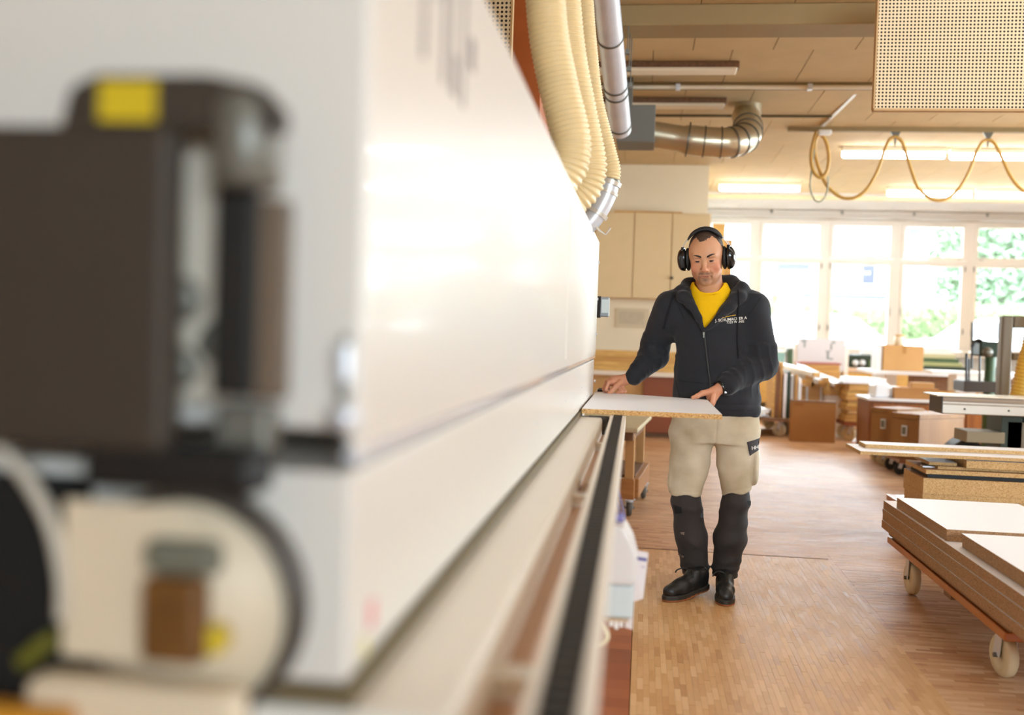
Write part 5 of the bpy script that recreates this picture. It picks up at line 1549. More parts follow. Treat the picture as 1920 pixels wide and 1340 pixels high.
B.cap(hp(-.021, .0900, -.0700), hp(0, .0970, -.0665), .0035, .0055, k=.005)
B.cap(hp(.021, .0900, -.0700), hp(0, .0970, -.0665), .0035, .0055, k=.005)
B.cap(hp(-.016, .0890, -.0760), hp(.016, .0890, -.0760), .0046, .0046, k=.006)
for sx in (-1, 1):
    B.cap(hp(.024 * sx, .0875, -.0735), hp(.029 * sx, .0835, -.082), .0022, .0018, k=.006, mode='s')
B.cap(hp(-.025, .0925, -.0715), hp(0, .1015, -.0718), .0016, .0020, k=.003, mode='s')
B.cap(hp(.025, .0925, -.0715), hp(0, .1015, -.0718), .0016, .0020, k=.003, mode='s')
for sx in (-1, 1):
    B.cap(hp(.0215 * sx, .0945, -.044), hp(.0335 * sx, .0865, -.066), .0022, .0016, k=.008, mode='s')  # smile fold

# hands. his right hand: thumb on the board edge, fingers curled
def pw(px, py, Y): return np.array(P(px, py, Y))
YH = 4.985
B.chain([W_R, pw(1176, 710, YH)], [.027, .027], k=.015)
B.ell(pw(1159, 717, YH + .012), (.036, .030, .030), None, k=.015)
B.cap(pw(1172, 712, YH + .01), pw(1150, 714, YH + .012), .027, .026, k=.012)
kn = [(pw(1141, 717, YH - .022), pw(1136, 730, YH - .030), pw(1143, 740, YH - .012)),
      (pw(1139, 715, YH - .002), pw(1132, 729, YH - .010), pw(1140, 741, YH + .008)),
      (pw(1142, 714, YH + .020), pw(1134, 727, YH + .014), pw(1144, 740, YH + .026)),
      (pw(1148, 714, YH + .038), pw(1140, 725, YH + .034), pw(1148, 738, YH + .042))]
for i, (a, b_, c) in enumerate(kn):
    r_ = (.0095, .0098, .0094, .0082)[i]
    B.cap(pw(1157, 714, YH + .012), a, .017, r_ + .002, k=.006)
    B.chain([a, b_, c], [r_ + .001, r_, r_ - .001], k=.0025)
# thumb, laid forward on the board's edge
B.chain([pw(1163, 717, YH - .018), pw(1155, 724, YH - .038), pw(1147, 733, YH - .046), pw(1142, 736.5, YH - .047)], [.0155, .0120, .0108, .0088], k=.006)
# curled little-finger side seen under the palm
B.chain([pw(1160, 727, YH - .008), pw(1166, 733, YH - .018), pw(1157, 736, YH - .016)], [.011, .0095, .0085], k=.004)
B.chain([pw(1166, 725, YH + .006), pw(1172, 733, YH - .006), pw(1163, 737, YH - .004)], [.010, .0088, .008], k=.004)
# his left hand: thumb flat on top, palm over the board's corner, fingers under it
YT = 4.775
B.chain([W_L, pw(1341, 735, YT + .02)], [.027, .027], k=.015)
B.ell(pw(1334, 741, YT + .010), (.026, .024, .030), None, k=.015)
B.cap(pw(1338, 735, YT + .012), pw(1335, 756, YT), .025, .014, k=.012)
B.cap(pw(1339, 737, YT + .02), pw(1336, 757, YT + .03), .024, .013, k=.012)
B.chain([pw(1328, 735, YT - .004), pw(1317, 737, YT - .020), pw(1308, 742, YT - .026), pw(1299, 745.2, YT - .028)], [.0165, .0128, .0112, .0092], k=.008)
for i in range(4):
    y_ = YT - .030 + i * .019
    a = pw(1337, 752, y_); a[2] = .985
    b0 = np.array([.330, y_ - .004, .948]); b1 = np.array([.312, y_ - .006, .925]); b2 = np.array([.275, y_ - .008, .9265])
    B.chain([a, b0, b1, b2], [.0105, .0098, .0092, .008], k=.005)
v, q = B.mesh()
v = smooth(v, q, 1, .35)
L_ = hl(v)
x, y, z = L_[:, 0], L_[:, 1], L_[:, 2]
skin = np.array(lin((202, 148, 112)))
c = np.tile(skin, (len(v), 1))
def blend(c, col, w):
    w = np.clip(w, 0, 1)[:, None]; return c * (1 - w) + np.array(lin(col)) * w
head = np.clip((v[:, 2] - 1.485) / .02, 0, 1) * np.clip((z + .13) / .015, 0, 1)
g = lambda cx, cy, cz, r: np.exp(-(((np.abs(x) - cx) ** 2 + (y - cy) ** 2 + (z - cz) ** 2) / r ** 2)) * head
c = blend(c, (190, 102, 78), .85 * g(.045, .062, -.036, .028))
c = blend(c, (190, 112, 88), .7 * g(0, .112, -.040, .016))
c = blend(c, (188, 118, 88), .55 * (1 - np.exp(-np.maximum(0, .05 - y) / .03)) * head * (z < .02))
front = (y > .045) * head
nz_ = .5 + .5 * np.sin(x * 900) * np.sin(z * 1100 + 3 * np.sin(y * 700))
beard = np.clip(np.exp(-((np.abs(x) - .012) / .020) ** 2) * np.exp(-((z + .0595) / .0065) ** 2), 0, 1) + np.exp(-((np.abs(x) - .030) / .0055) ** 2) * np.exp(-((z + .080) / .018) ** 2) * .7
goat = np.exp(-(x / .016) ** 2) * np.exp(-((z + .091) / .008) ** 2)
jaw = np.clip((-.062 - z) / .03, 0, 1) * .42
c = blend(c, (74, 50, 34), front * (1.0 * beard + 1.05 * goat) * (.65 + .35 * nz_))
c = blend(c, (132, 92, 68), head * (y > .0) * jaw * 1.3 * (.7 + .3 * nz_))
lips = front * np.exp(-(x / .021) ** 4) * np.exp(-((z + .0722) / .0070) ** 4) * (y > .082)
c = blend(c, (182, 104, 88), .6 * lips)
c = blend(c, (92, 48, 40), front * np.exp(-(x / .024) ** 4) * np.exp(-((z + .0717) / .0018) ** 2) * .8)
for sx in (-1, 1):
    ew = np.exp(-((x - .0315 * sx) / .014) ** 4) * front * (y > .066)
    c = blend(c, (150, 90, 68), .75 * ew * np.exp(-((z - .0135) / .0030) ** 2))  # shade of the upper lid crease painted into the skin
    c = blend(c, (176, 110, 88), .6 * ew * np.exp(-((z + .0075) / .0045) ** 2))
hands = v[:, 2] < 1.1
c = blend(c, (206, 138, 108), .6 * hands)
M_skin = vcol_mat('skin', .5, sub=.05, bump=.06, bscale=260)
body = skin_obj('body', v, q, M_skin, man, c)
body_bvh = BVHTree.FromPolygons([Vector(p_) for p_ in v], q.tolist())

# eyes: a slit of the ball under the lowered lids, lashes, brows
M_eye = mat('eye_dark', (30, 21, 18), .3)
M_brow = mat('dark_brow', (36, 25, 19), .8)
M_hair = mat('dark_brown_hair', (70, 50, 38), .6, var=.3, vscale=60, bump=.3, bscale=160, stretch=(1, 1, 3))
for sx in (-1, 1):
    pts = [hv(.0315 * sx + dx, .0722 + math.sqrt(max(0, .0149 ** 2 - dx * dx - .0055 ** 2)) + .0004, .0005 - .0022 * (1 - (dx / .013) ** 2)) for dx in np.linspace(-.0125, .0125, 9)]
    b = MB(); b.tube(pts, [.0011, .0023, .0034, .0041, .0044, .0041, .0034, .0023, .0011], 6); b.build('eye_slit', M_eye, body)
    pts = []
    for t in np.linspace(0, 1, 10):
        bx_ = sx * (.013 + .037 * t); bz_ = .0195 + .0095 * math.sin(t * 1.9) - .0015 * t + (.0035 if sx > 0 else 0) * t
        hit = body_bvh.ray_cast(hv(bx_, .2, bz_), Vector(HM @ np.array([0, -1, 0])))
        pts.append((hit[0] if hit[0] else hv(bx_, .085, bz_)))
    b = MB(); b.tube(pts, [.0026, .0044, .0048, .0047, .0043, .0038, .0033, .0027, .0019, .0010], 6); b.build('eyebrow', M_brow, body)

# ---- short hair with receding temples
Hf = Field(*grid(HC - .17, HC + .17, .0032))
Hf.ell(hp(0, -.014, .042), (.0815, .0985, .0895), HM, k=.01)
Hf.ell(hp(0, -.03, .0), (.0800, .080, .075), HM, k=.01)
def hairline(X, Y, Z):
    px, py, pz = X - HC[0], Y - HC[1], Z - HC[2]
    lx, ly, lz = [px * HM[0, i] + py * HM[1, i] + pz * HM[2, i] for i in range(3)]
    ax_ = np.abs(lx)
    zl = .096 - .018 * np.exp(-((lx + .014) / .018) ** 2) + .012 * np.exp(-((ax_ - .040) / .016) ** 2) - 1.6 * np.maximum(0, ax_ - .058)
    zl = zl + .003 * np.sin(lx * 420) + .002 * np.sin(lx * 900 + 1)
    yl = .030 + 0 * lx
    dfront = np.minimum(ly - yl + .012 * np.sin(lz * 300) * .1, (zl - lz))          # inside the bare face: in front and below the line
    dback = -.055 - lz
    return -dfront
Hf.free(lambda X, Y, Z: hairline(X, Y, Z), HC - .17, HC + .17, k=.006, mode='s')
Hf.op(lambda X, Y, Z: ((X - HC[0]) * HM[0, 2] + (Y - HC[1]) * HM[1, 2] + (Z - HC[2]) * HM[2, 2]) + .052, HC - .17, HC + .17, k=.01, mode='s')
Hf.ripple(lambda X, Y, Z: .0010 * wobble(X, Y, Z, 330, 6), HC - .17, HC + .17)
v, q = Hf.mesh()
hair = skin_obj('hair', v, q, M_hair, man)

# ================= jacket
M_jacket = mat('charcoal_fleece', (38, 38, 42), .85, var=.10, vscale=7, bump=.12, bscale=420, spec=.25)
for _m in (M_jacket,):
    _b = _m.node_tree.nodes['Principled BSDF']; _b.inputs['Sheen Weight'].default_value = .14; _b.inputs['Sheen Roughness'].default_value = .45
M_jacket2 = mat('charcoal_rib', (30, 29, 33), .85, bump=.1, bscale=300, spec=.25)
J = Field(*grid((-.10, 4.70, .84), (.68, 5.20, 1.60), .0052))
TOR = [(.875, .372, 4.965, .208, .150), (.90, .372, 4.965, .214, .155), (.96, .368, 4.965, .214, .156), (1.07, .362, 4.975, .198, .142), (1.18, .348, 4.972, .186, .138), (1.30, .330, 4.962, .190, .134), (1.38, .324, 4.957, .188, .118), (1.44, .318, 4.955, .150, .090), (1.48, .315, 4.95, .100, .075)]
J.loft(TOR, k=.02, p=2.25)
J.chain([S_R + [.045, 0, .035], S_R, E_R + [0, 0, .06]], [.070, .080, .076], k=.045)
J.chain([E_R + [0, 0, .06], E_R, W_R], [.076, .074, .047], k=.02)
J.chain([S_L + [-.05, 0, .03], S_L, E_L + [0, 0, .06]], [.072, .080, .078], k=.045)
J.chain([E_L + [0, 0, .06], E_L + [.004, 0, .0], W_L + [.03, .01, .01]], [.076, .074, .050], k=.02)
# rolled cuffs
def ring(F, c, d, R, r, k=.008):
    c = np.array(c, float); d = np.array(d, float) / np.linalg.norm(d)
    def fn(X, Y, Z):
        px, py, pz = X - c[0], Y - c[1], Z - c[2]
        h = px * d[0] + py * d[1] + pz * d[2]
        rad = np.sqrt(np.maximum(px * px + py * py + pz * pz - h * h, 0))
        return np.sqrt((rad - R) ** 2 + h * h) - r
    F.op(fn, c - R - r, c + R + r, k)
dr = W_R - E_R; dr /= np.linalg.norm(dr)
dl_ = W_L - E_L; dl_ /= np.linalg.norm(dl_)
ring(J, W_R - dr * .035, dr, .041, .013)
ring(J, W_R - dr * .060, dr, .046, .012)
ring(J, W_L - dl_ * .045, dl_, .042, .014)
ring(J, W_L - dl_ * .075, dl_, .048, .013)
# hood lying round the neck
HD = [(.285, 4.826, 1.305), (.256, 4.826, 1.350), (.214, 4.838, 1.405), (.184, 4.866, 1.442), (.176, 4.930, 1.470), (.215, 5.010, 1.505), (.320, 5.055, 1.525), (.420, 5.015, 1.520), (.462, 4.930, 1.490), (.452, 4.866, 1.448), (.408, 4.836, 1.400), (.360, 4.826, 1.350), (.312, 4.826, 1.305)]
J.chain(HD, [.008, .013, .019, .024, .028, .036, .042, .040, .034, .026, .019, .013, .008], k=.02)
J.ell((.325, 5.065, 1.43), (.12, .055, .10), None, k=.03)
# neck opening: a V down to the zip head
ZIP = np.array(P(1320, 619, 4.82))
NECK_T = 1.60
def vee(X, Y, Z):
    t = np.clip((Z - ZIP[2]) / (1.50 - ZIP[2]), 0, 1.4)
    xl = ZIP[0] + (.212 - ZIP[0]) * t ** .80 + .010 * np.sin(t * 3.1)
    xr = ZIP[0] + (.430 - ZIP[0]) * t ** .80 - .010 * np.sin(t * 3.1)
    side = np.maximum(xl - X, X - xr)
    depth = Y - (4.895 + .04 * t)
    return np.maximum(np.maximum(side, depth), ZIP[2] - Z)
J.free(vee, (.16, 4.70, ZIP[2]), (.46, 4.95, 1.60), k=.008, mode='s')
J.cap((.318, 4.955, 1.40), (.300, 4.90, 1.58), .072, .082, k=.012, mode='s')
# collar edges left and right of the opening
J.chain([ZIP + [-.006, -.002, .0], (.262, 4.824, 1.345), (.236, 4.830, 1.39), (.214, 4.85, 1.44), (.205, 4.90, 1.48)], [.006, .008, .009, .011, .012], k=.016)
J.chain([ZIP + [.006, -.002, .0], (.350, 4.824, 1.345), (.384, 4.830, 1.39), (.414, 4.85, 1.445), (.426, 4.90, 1.485)], [.006, .008, .009, .011, .012], k=.016)
# folds
def seg_t(X, Y, Z, a, b):
    ab = b - a; L2 = float(ab @ ab)
    px, py, pz = X - a[0], Y - a[1], Z - a[2]
    t = (px * ab[0] + py * ab[1] + pz * ab[2]) / L2
    d = np.sqrt((px - t * ab[0]) ** 2 + (py - t * ab[1]) ** 2 + (pz - t * ab[2]) ** 2)
    return t, d
def arm_folds(a, b, c_, sgn):
    def fn(X, Y, Z):
        t, d = seg_t(X, Y, Z, b, c_)
        t2, d2 = seg_t(X, Y, Z, a, b)
        w = np.exp(-((t - .25) / .38) ** 2) * (d < .12)
        ph = 30 * t + 30 * sgn * (X - b[0]) + 34 * (Z - b[2]) + 1.5 * wobble(X, Y, Z, 13, 5)
        w2 = np.exp(-((t2 - .85) / .28) ** 2) * (d2 < .12)
        ph2 = 20 * t2 + 26 * sgn * (X - b[0]) + .9 * wobble(X, Y, Z, 12, 5, 6)
        return -.0062 * w * (np.exp(-(np.sin(ph * .5) / .42) ** 2) - .4) * (.6 + .4 * wobble(X, Y, Z, 18, 5, 10)) - .0050 * w2 * (np.exp(-(np.sin(ph2 * .5) / .45) ** 2) - .4)
    lo = np.minimum(np.minimum(a, b), c_) - .1; hi = np.maximum(np.maximum(a, b), c_) + .1
    return fn, lo, hi
J.ripple(*arm_folds(S_R, E_R, W_R, 1))
J.ripple(*arm_folds(S_L, E_L, W_L, -1))
J.ripple(lambda X, Y, Z: .0040 * wobble(X, Y, Z * .6, 22, 6) + .0016 * wobble(X, Y, Z, 60, 6, 8), (-.2, 4.6, .8), (.8, 5.3, 1.46))
# pocket bag edges, hem band
def hem(X, Y, Z): return .004 * np.exp(-((Z - .935) / .006) ** 2) + 0 * X + 0 * Y
J.ripple(hem, (.1, 4.75, .90), (.62, 5.15, .97))
v, q = J.mesh()
v = smooth(v, q, 2, .5)
jacket = skin_obj('hooded_jacket', v, q, M_jacket, man)
jb = BVHTree.FromPolygons([Vector(p_) for p_ in v], q.tolist())


def drape(pts, lift=.0015, bv=None):
    """lay points given as (x, z) onto the front of a garment"""
    out = []
    for p_ in pts:
        hit = (bv or jb).ray_cast(Vector((p_[0], 4.45, p_[1])), Vector((0, 1, 0)))
        if hit[0] is not None and hit[0].y < 5.05: out.append(hit[0] + Vector((0, -lift, 0)))
        elif out: out.append(out[-1] + Vector((0, 0, -.004)))
    return out


def ribbon(name, xz, w, m_, parent, lift=.002):
    pts = drape(xz, lift)
    b = MB(); vs = []
    for i, p_ in enumerate(pts):
        t = (pts[min(i + 1, len(pts) - 1)] - pts[max(i - 1, 0)]).normalized(); s_ = t.cross(Vector((0, -1, 0))).normalized()
        vs += [p_ - s_ * w / 2, p_ + s_ * w / 2, p_ + s_ * w / 2 + Vector((0, .004, 0)), p_ - s_ * w / 2 + Vector((0, .004, 0))]
    fs = []
    for i in range(len(pts) - 1):
        for k in range(4):
            fs.append((i * 4 + k, i * 4 + (k + 1) % 4, i * 4 + 4 + (k + 1) % 4, i * 4 + 4 + k))
    b.add(vs, fs, 0, True); return b.build(name, m_, parent)


def lerp2(a, b, n): return [(a[0] + (b[0] - a[0]) * i / n, a[1] + (b[1] - a[1]) * i / n) for i in range(n + 1)]
def xz(px, py, Y=4.82): p_ = P(px, py, Y); return (p_.x, p_.z)
M_zip = mat('black_zip', (12, 12, 13), .5)
zb_ = xz(1338, 772)
ribbon('zip', lerp2((ZIP[0], ZIP[2]), zb_, 40), .012, M_zip, jacket)
p_ = drape([(ZIP[0], ZIP[2] - .012)], .004)[0]
b = MB(); b.cbox(p_, (.010, .005, .018)); b.cbox(p_ + Vector((0, -.002, -.016)), (.007, .003, .016)); b.build('zip_pull', M_steel_dark, jacket, bevel=.001)
M_seam = mat('seam_black', (20, 19, 20), .9)
for (a_, c_, w_) in (((1268, 714), (1318, 718), .004), ((1325, 719), (1345, 718), .004), ((1268, 714), (1280, 762), .0035), ((1258, 768), (1415, 770), .003)):
    if a_[0] > 1340 and c_[0] < 1330: continue
    ribbon('pocket_seam', lerp2(xz(*a_), xz(*c_), 14), w_, M_seam, jacket, .001)
for pts_ in ([(1264, 552), (1256, 575), (1249, 600), (1245, 616)], [(1386, 543), (1386, 570), (1385, 600), (1384, 640), (1386, 672)]):
    l_ = []
    for i in range(len(pts_) - 1): l_ += lerp2(xz(*pts_[i]), xz(*pts_[i + 1]), 6)[(1 if i else 0):]
    d_ = drape(l_, .003); b = MB(); b.tube(d_, [.0042] * (len(d_) - 2) + [.0055, .0055], 8); b.build('drawstring', M_jacket2, jacket)
for (a_, c_) in (((1262, 548), (1284, 598)), ((1284, 577), (1318, 617)), ((1358, 577), (1322, 617)), ((1430, 556), (1400, 600))):
    ribbon('seam', lerp2(xz(*a_), xz(*c_), 12), .0035, M_seam, jacket, .001)

# embroidery: white lettering under a yellow line on his left chest
def lettering(name, text, px, py, size, m_, parent, rot, bv, Y=4.82, ext=.0006):
    cu = bpy.data.curves.new(name, 'FONT'); cu.body = text; cu.size = size; cu.resolution_u = 2; cu.offset = size * .015
    to = bpy.data.objects.new(name + '_tmp', cu); COL.objects.link(to)
    dg = bpy.context.evaluated_depsgraph_get(); me_ = bpy.data.meshes.new_from_object(to.evaluated_get(dg))
    bpy.data.objects.remove(to); bpy.data.curves.remove(cu)
    bm2 = bmesh.new(); bm2.from_mesh(me_)
    bmesh.ops.triangulate(bm2, faces=bm2.faces)
    for _ in range(1): bmesh.ops.subdivide_edges(bm2, edges=[e for e in bm2.edges if e.calc_length() > size * .25], cuts=1)
    o_ = P(px, py, Y); cr_, sr_ = math.cos(rot), math.sin(rot)
    b = MB(); vs = []
    for vv in bm2.verts:
        x_ = o_.x + vv.co.x * cr_ - vv.co.y * sr_; z_ = o_.z + vv.co.x * sr_ + vv.co.y * cr_
        h_ = bv.ray_cast(Vector((x_, 4.45, z_)), Vector((0, 1, 0)))
        vs.append((h_[0] if h_[0] is not None else Vector((x_, Y, z_))) + Vector((0, -.0014 if ext else -.0060, 0)))
    bm2.verts.index_update()
    b.add(vs, [[w.index for w in f_.verts] for f_ in bm2.faces]); bm2.free(); bpy.data.meshes.remove(me_)
    return b.build(name, m_, parent, fix=False)


M_thread = mat('white_thread', (232, 228, 220), .7)
M_gold = mat('yellow_thread', (226, 178, 50), .7)
lettering('embroidered_name', 'J. SCHUMACHER A', 1341, 603.5, .0185, M_thread, jacket, .13, jb)
lettering('embroidered_place', '7323 WANG', 1363, 606.2, .0155, M_thread, jacket, .10, jb)
l_ = lerp2(xz(1354, 595), xz(1381, 590), 10)
ribbon('embroidered_line', l_, .0032, M_gold, jacket, .0005)

# ================= yellow T-shirt
T = Field(*grid((.12, 4.76, 1.20), (.54, 5.1, 1.53), .005))
T.loft([(1.20, .336, 4.962, .140, .118), (1.30, .327, 4.960, .140, .114), (1.38, .324, 4.96, .140, .102), (1.43, .318, 4.958, .130, .090), (1.47, .316, 4.950, .108, .086), (1.50, .312, 4.942, .092, .082), (1.52, .31, 4.94, .084, .078)], k=.02)
T.cap((.316, 4.945, 1.46), (.298, 4.87, 1.58), .062, .078, k=.004, mode='s')
ring(T, (.311, 4.925, 1.490), (-.10, -.40, .9), .070, .0055, k=.006)
T.ripple(lambda X, Y, Z: .0034 * np.sin(70 * (X - .28) + 26 * (Z - 1.4) + 1.2 * wobble(X, Y, Z, 12, 5)) * np.clip((1.46 - Z) / .1, 0, 1), (.1, 4.7, 1.2), (.6, 5, 1.5))
v, q = T.mesh(); v = smooth(v, q, 4, .5)
shirt = skin_obj('yellow_shirt', v, q, mat('yellow_cotton', (240, 186, 8), .8, var=.04, vscale=12, bump=.05, bscale=500, spec=.2), man)

# ================= trousers
M_beige = mat('stone_canvas', (206, 192, 168), .85, col2=(172, 154, 126), vscale=6, bump=.06, bscale=300, spec=.2)
M_char = mat('charcoal_canvas', (47, 41, 39), .75, var=.22, vscale=10, bump=.06, bscale=300, spec=.3)
for _m in (M_char,):
    _b = _m.node_tree.nodes['Principled BSDF']; _b.inputs['Sheen Weight'].default_value = .06
KR, AR, KL, AL = np.array([.236, 4.935, .485]), np.array([.298, 4.985, .09]), np.array([.477, 4.945, .49]), np.array([.444, 5.005, .09])
HR, HL = np.array([.262, 4.965, .80]), np.array([.468, 4.965, .80])
U = Field(*grid((.08, 4.74, .44), (.66, 5.18, .97), .0052))
U.loft([(.74, .365, 4.965, .200, .125), (.80, .364, 4.965, .212, .138), (.88, .366, 4.965, .208, .142), (.96, .368, 4.965, .200, .135)], k=.02, p=2.4)
U.chain([HR, HR * .5 + KR * .5, KR + [0, 0, -.01]], [.112, .094, .074], k=.02)
U.chain([HL, HL * .5 + KL * .5, KL + [0, 0, -.01]], [.110, .092, .068], k=.02)
U.cap((.356, 4.80, .52), (.356, 5.12, .52), .030, .030, k=.02, mode='s')
U.cap((.360, 4.80, .60), (.360, 5.12, .60), .020, .020, k=.02, mode='s')
# cargo pocket on his left thigh, side pocket on the right
U.ell((.560, 4.945, .640), (.022, .062, .100), None, k=.008)
U.ell((.158, 4.97, .58), (.011, .055, .10), None, k=.010)
U.op(lambda X, Y, Z: Z - (.478 + .030 * np.clip((X - .40) / .12, 0, 1) + .022 * (X > .36) * np.clip((4.9 - Y) / .1 + .3, 0, 1) * (1 - np.clip((X - .40) / .12, 0, 1)) + .006 * np.sin(X * 60)), (.0, 4.7, .40), (.7, 5.2, .56), k=.006, mode='s')
U.ripple(lambda X, Y, Z: .0032 * wobble(X, Y, Z, 20, 6) + .0022 * np.sin(55 * (Z - .8) - 60 * np.abs(X - .362) + wobble(X, Y, Z, 10, 4)) * np.exp(-((Z - .78) / .07) ** 2), (0, 4.6, .4), (.8, 5.3, 1.0))
U.ripple(lambda X, Y, Z: .006 * np.exp(-((X - .362) / .004) ** 2) * (Z > .72) * (Y < 4.9), (.3, 4.7, .7), (.42, 4.9, .95))
U.ripple(lambda X, Y, Z: .003 * np.exp(-((Z - .502 - .03 * np.clip((X - .40) / .12, 0, 1)) / .004) ** 2) + 0 * Y, (0, 4.6, .45), (.8, 5.3, .56))
v, q = U.mesh(); v = smooth(v, q, 2, .5)
trousers = skin_obj('trousers', v, q, M_beige, man)
ub = BVHTree.FromPolygons([Vector(p_) for p_ in v], q.tolist())
D = Field(*grid((.10, 4.76, .045), (.62, 5.14, .56), .0052))
D.chain([KR + [0, 0, .06], KR + [0, 0, -.03], KR * .45 + AR * .55 + [.0, 0, 0], AR + [0, 0, .0]], [.068, .071, .078, .066], k=.02)
D.chain([KL + [0, 0, .06], KL + [0, 0, -.03], KL * .45 + AL * .55 + [.0, 0, 0], AL + [0, 0, .0]], [.064, .068, .078, .062], k=.02)
D.op(lambda X, Y, Z: Z - (.072 + .02 * np.clip((Y - 4.9) / .1, -1, 1) * 0 + .004 * np.sin(X * 50)) + 0 * Y, (0, 4.6, .0), (.8, 5.3, .1), k=.006, mode='s')
def legfold(X, Y, Z):
    a = np.where(X < .37, 1.0, -1.0)
    ph = 46 * Z + 22 * a * (X - np.where(X < .37, .26, .46)) + 1.5 * wobble(X, Y, Z, 11, 6)
    return -.0085 * (np.exp(-(np.sin(ph * .5) / .45) ** 2) - .35) * (np.exp(-((Z - .39) / .07) ** 2) + .6 * np.exp(-((Z - .26) / .05) ** 2) + np.exp(-((Z - .15) / .06) ** 2)) * (.65 + .35 * wobble(X, Y, Z, 16, 5, 9)) * np.clip((.475 - Z) / .05, 0, 1) + .0030 * wobble(X, Y, Z, 24, 6) * np.clip((.475 - Z) / .05, 0, 1) + .004 * np.clip((Z - .44) / .03, 0, 1)
D.ripple(legfold, (0, 4.6, 0), (.8, 5.3, .6))
def turnup(X, Y, Z): return -.0045 * np.exp(-((Z - .118) / .010) ** 2) + .003 * np.exp(-((Z - .095) / .005) ** 2) + 0 * X + 0 * Y
D.ripple(turnup, (0, 4.6, .05), (.8, 5.3, .2))
v, q = D.mesh(); v = smooth(v, q, 2, .5)
low = skin_obj('lower_legs', v, q, M_char, trousers)
db = BVHTree.FromPolygons([Vector(p_) for p_ in v], q.tolist())


def patch(name, corners, n, m_, parent, bv, lift=.002):
    """a cloth patch laid onto the front of a garment; corners as (x, z) tl, tr, br, bl"""
    b = MB(); vs = []
    for i in range(n + 1):
        for j in range(n + 1):
            u_, w_ = j / n, i / n
            x_ = (corners[0][0] * (1 - u_) + corners[1][0] * u_) * (1 - w_) + (corners[3][0] * (1 - u_) + corners[2][0] * u_) * w_
            z_ = (corners[0][1] * (1 - u_) + corners[1][1] * u_) * (1 - w_) + (corners[3][1] * (1 - u_) + corners[2][1] * u_) * w_
            h_ = bv.ray_cast(Vector((x_, 4.45, z_)), Vector((0, 1, 0)))
            vs.append((h_[0] if h_[0] is not None else (vs[-1] if vs else Vector((x_, 4.9, z_)))) + Vector((0, -lift, 0)))
    m2 = len(vs); back = [p_ + Vector((0, .004, 0)) for p_ in vs]
    fs = []
    for i in range(n):
        for j in range(n):
            a_ = i * (n + 1) + j
            fs.append((a_, a_ + 1, a_ + n + 2, a_ + n + 1)); fs.append((m2 + a_ + n + 1, m2 + a_ + n + 2, m2 + a_ + 1, m2 + a_))
    bd = [j for j in range(n + 1)] + [(i + 1) * (n + 1) + n for i in range(n)] + [n * (n + 1) + j for j in range(n - 1, -1, -1)] + [i * (n + 1) for i in range(n - 1, 0, -1)]
    for i in range(len(bd)):
        a_, c_ = bd[i], bd[(i + 1) % len(bd)]; fs.append((a_, m2 + a_, m2 + c_, c_))
    b.add(vs + back, fs, 0, True); return b.build(name, m_, parent)


M_flap = mat('dark_denim_flap', (58, 54, 56), .8, var=.2, vscale=60)
fl = patch('pocket_flap', [xz(1399, 827, 4.9), xz(1426, 821, 4.9), xz(1428, 841, 4.9), xz(1405, 853, 4.9)], 10, M_flap, trousers, ub, .004)
lettering('pocket_logo', 'HH', 1408, 842, .026, M_thread, fl, .12, ub, 4.9, .0)
for k_ in ():
    pass
M_tear = mat('torn_lining', (12, 11, 11), .9)
patch('knee_tear', [xz(1262, 948, 4.86), xz(1277, 951, 4.86), xz(1279, 963, 4.86), xz(1266, 966, 4.86)], 5, M_tear, low, db, .002)
M_scuff = mat('scuff_grey', (112, 96, 88), .9)
patch('scuff', [xz(1276, 1000, 4.86), xz(1284, 999, 4.86), xz(1283, 1005, 4.86), xz(1277, 1004, 4.86)], 3, M_scuff, low, db, .001)
patch('scuff', [xz(1271, 1041, 4.88), xz(1283, 1045, 4.88), xz(1282, 1049, 4.88), xz(1272, 1045, 4.88)], 3, M_scuff, low, db, .001)
for (px, py) in ((1318, 944), (1316, 968), (1405, 944)):
    p0_ = drape([xz(px, py, 4.88)], .003, db)
    if p0_: b = MB(); b.cbox(p0_[0], (.018, .006, .020), rz=.2); b.build('knee_tab', M_zip, low)
b = MB(); w0_ = drape([xz(1253, 815, 4.92)], .004, ub)
if w0_: b.cbox(w0_[0] + Vector((.004, 0, 0)), (.022, .006, .010), ry=.3); b.build('frayed_loop', M_scuff, trousers)

# ================= shoes
M_shoe = mat('black_leather', (22, 20, 19), .45, var=.25, vscale=25, bump=.1, bscale=120)
M_sole = mat('dark_rubber_sole', (40, 34, 28), .6)
M_gum = mat('gum_sole', (150, 84, 40), .6)


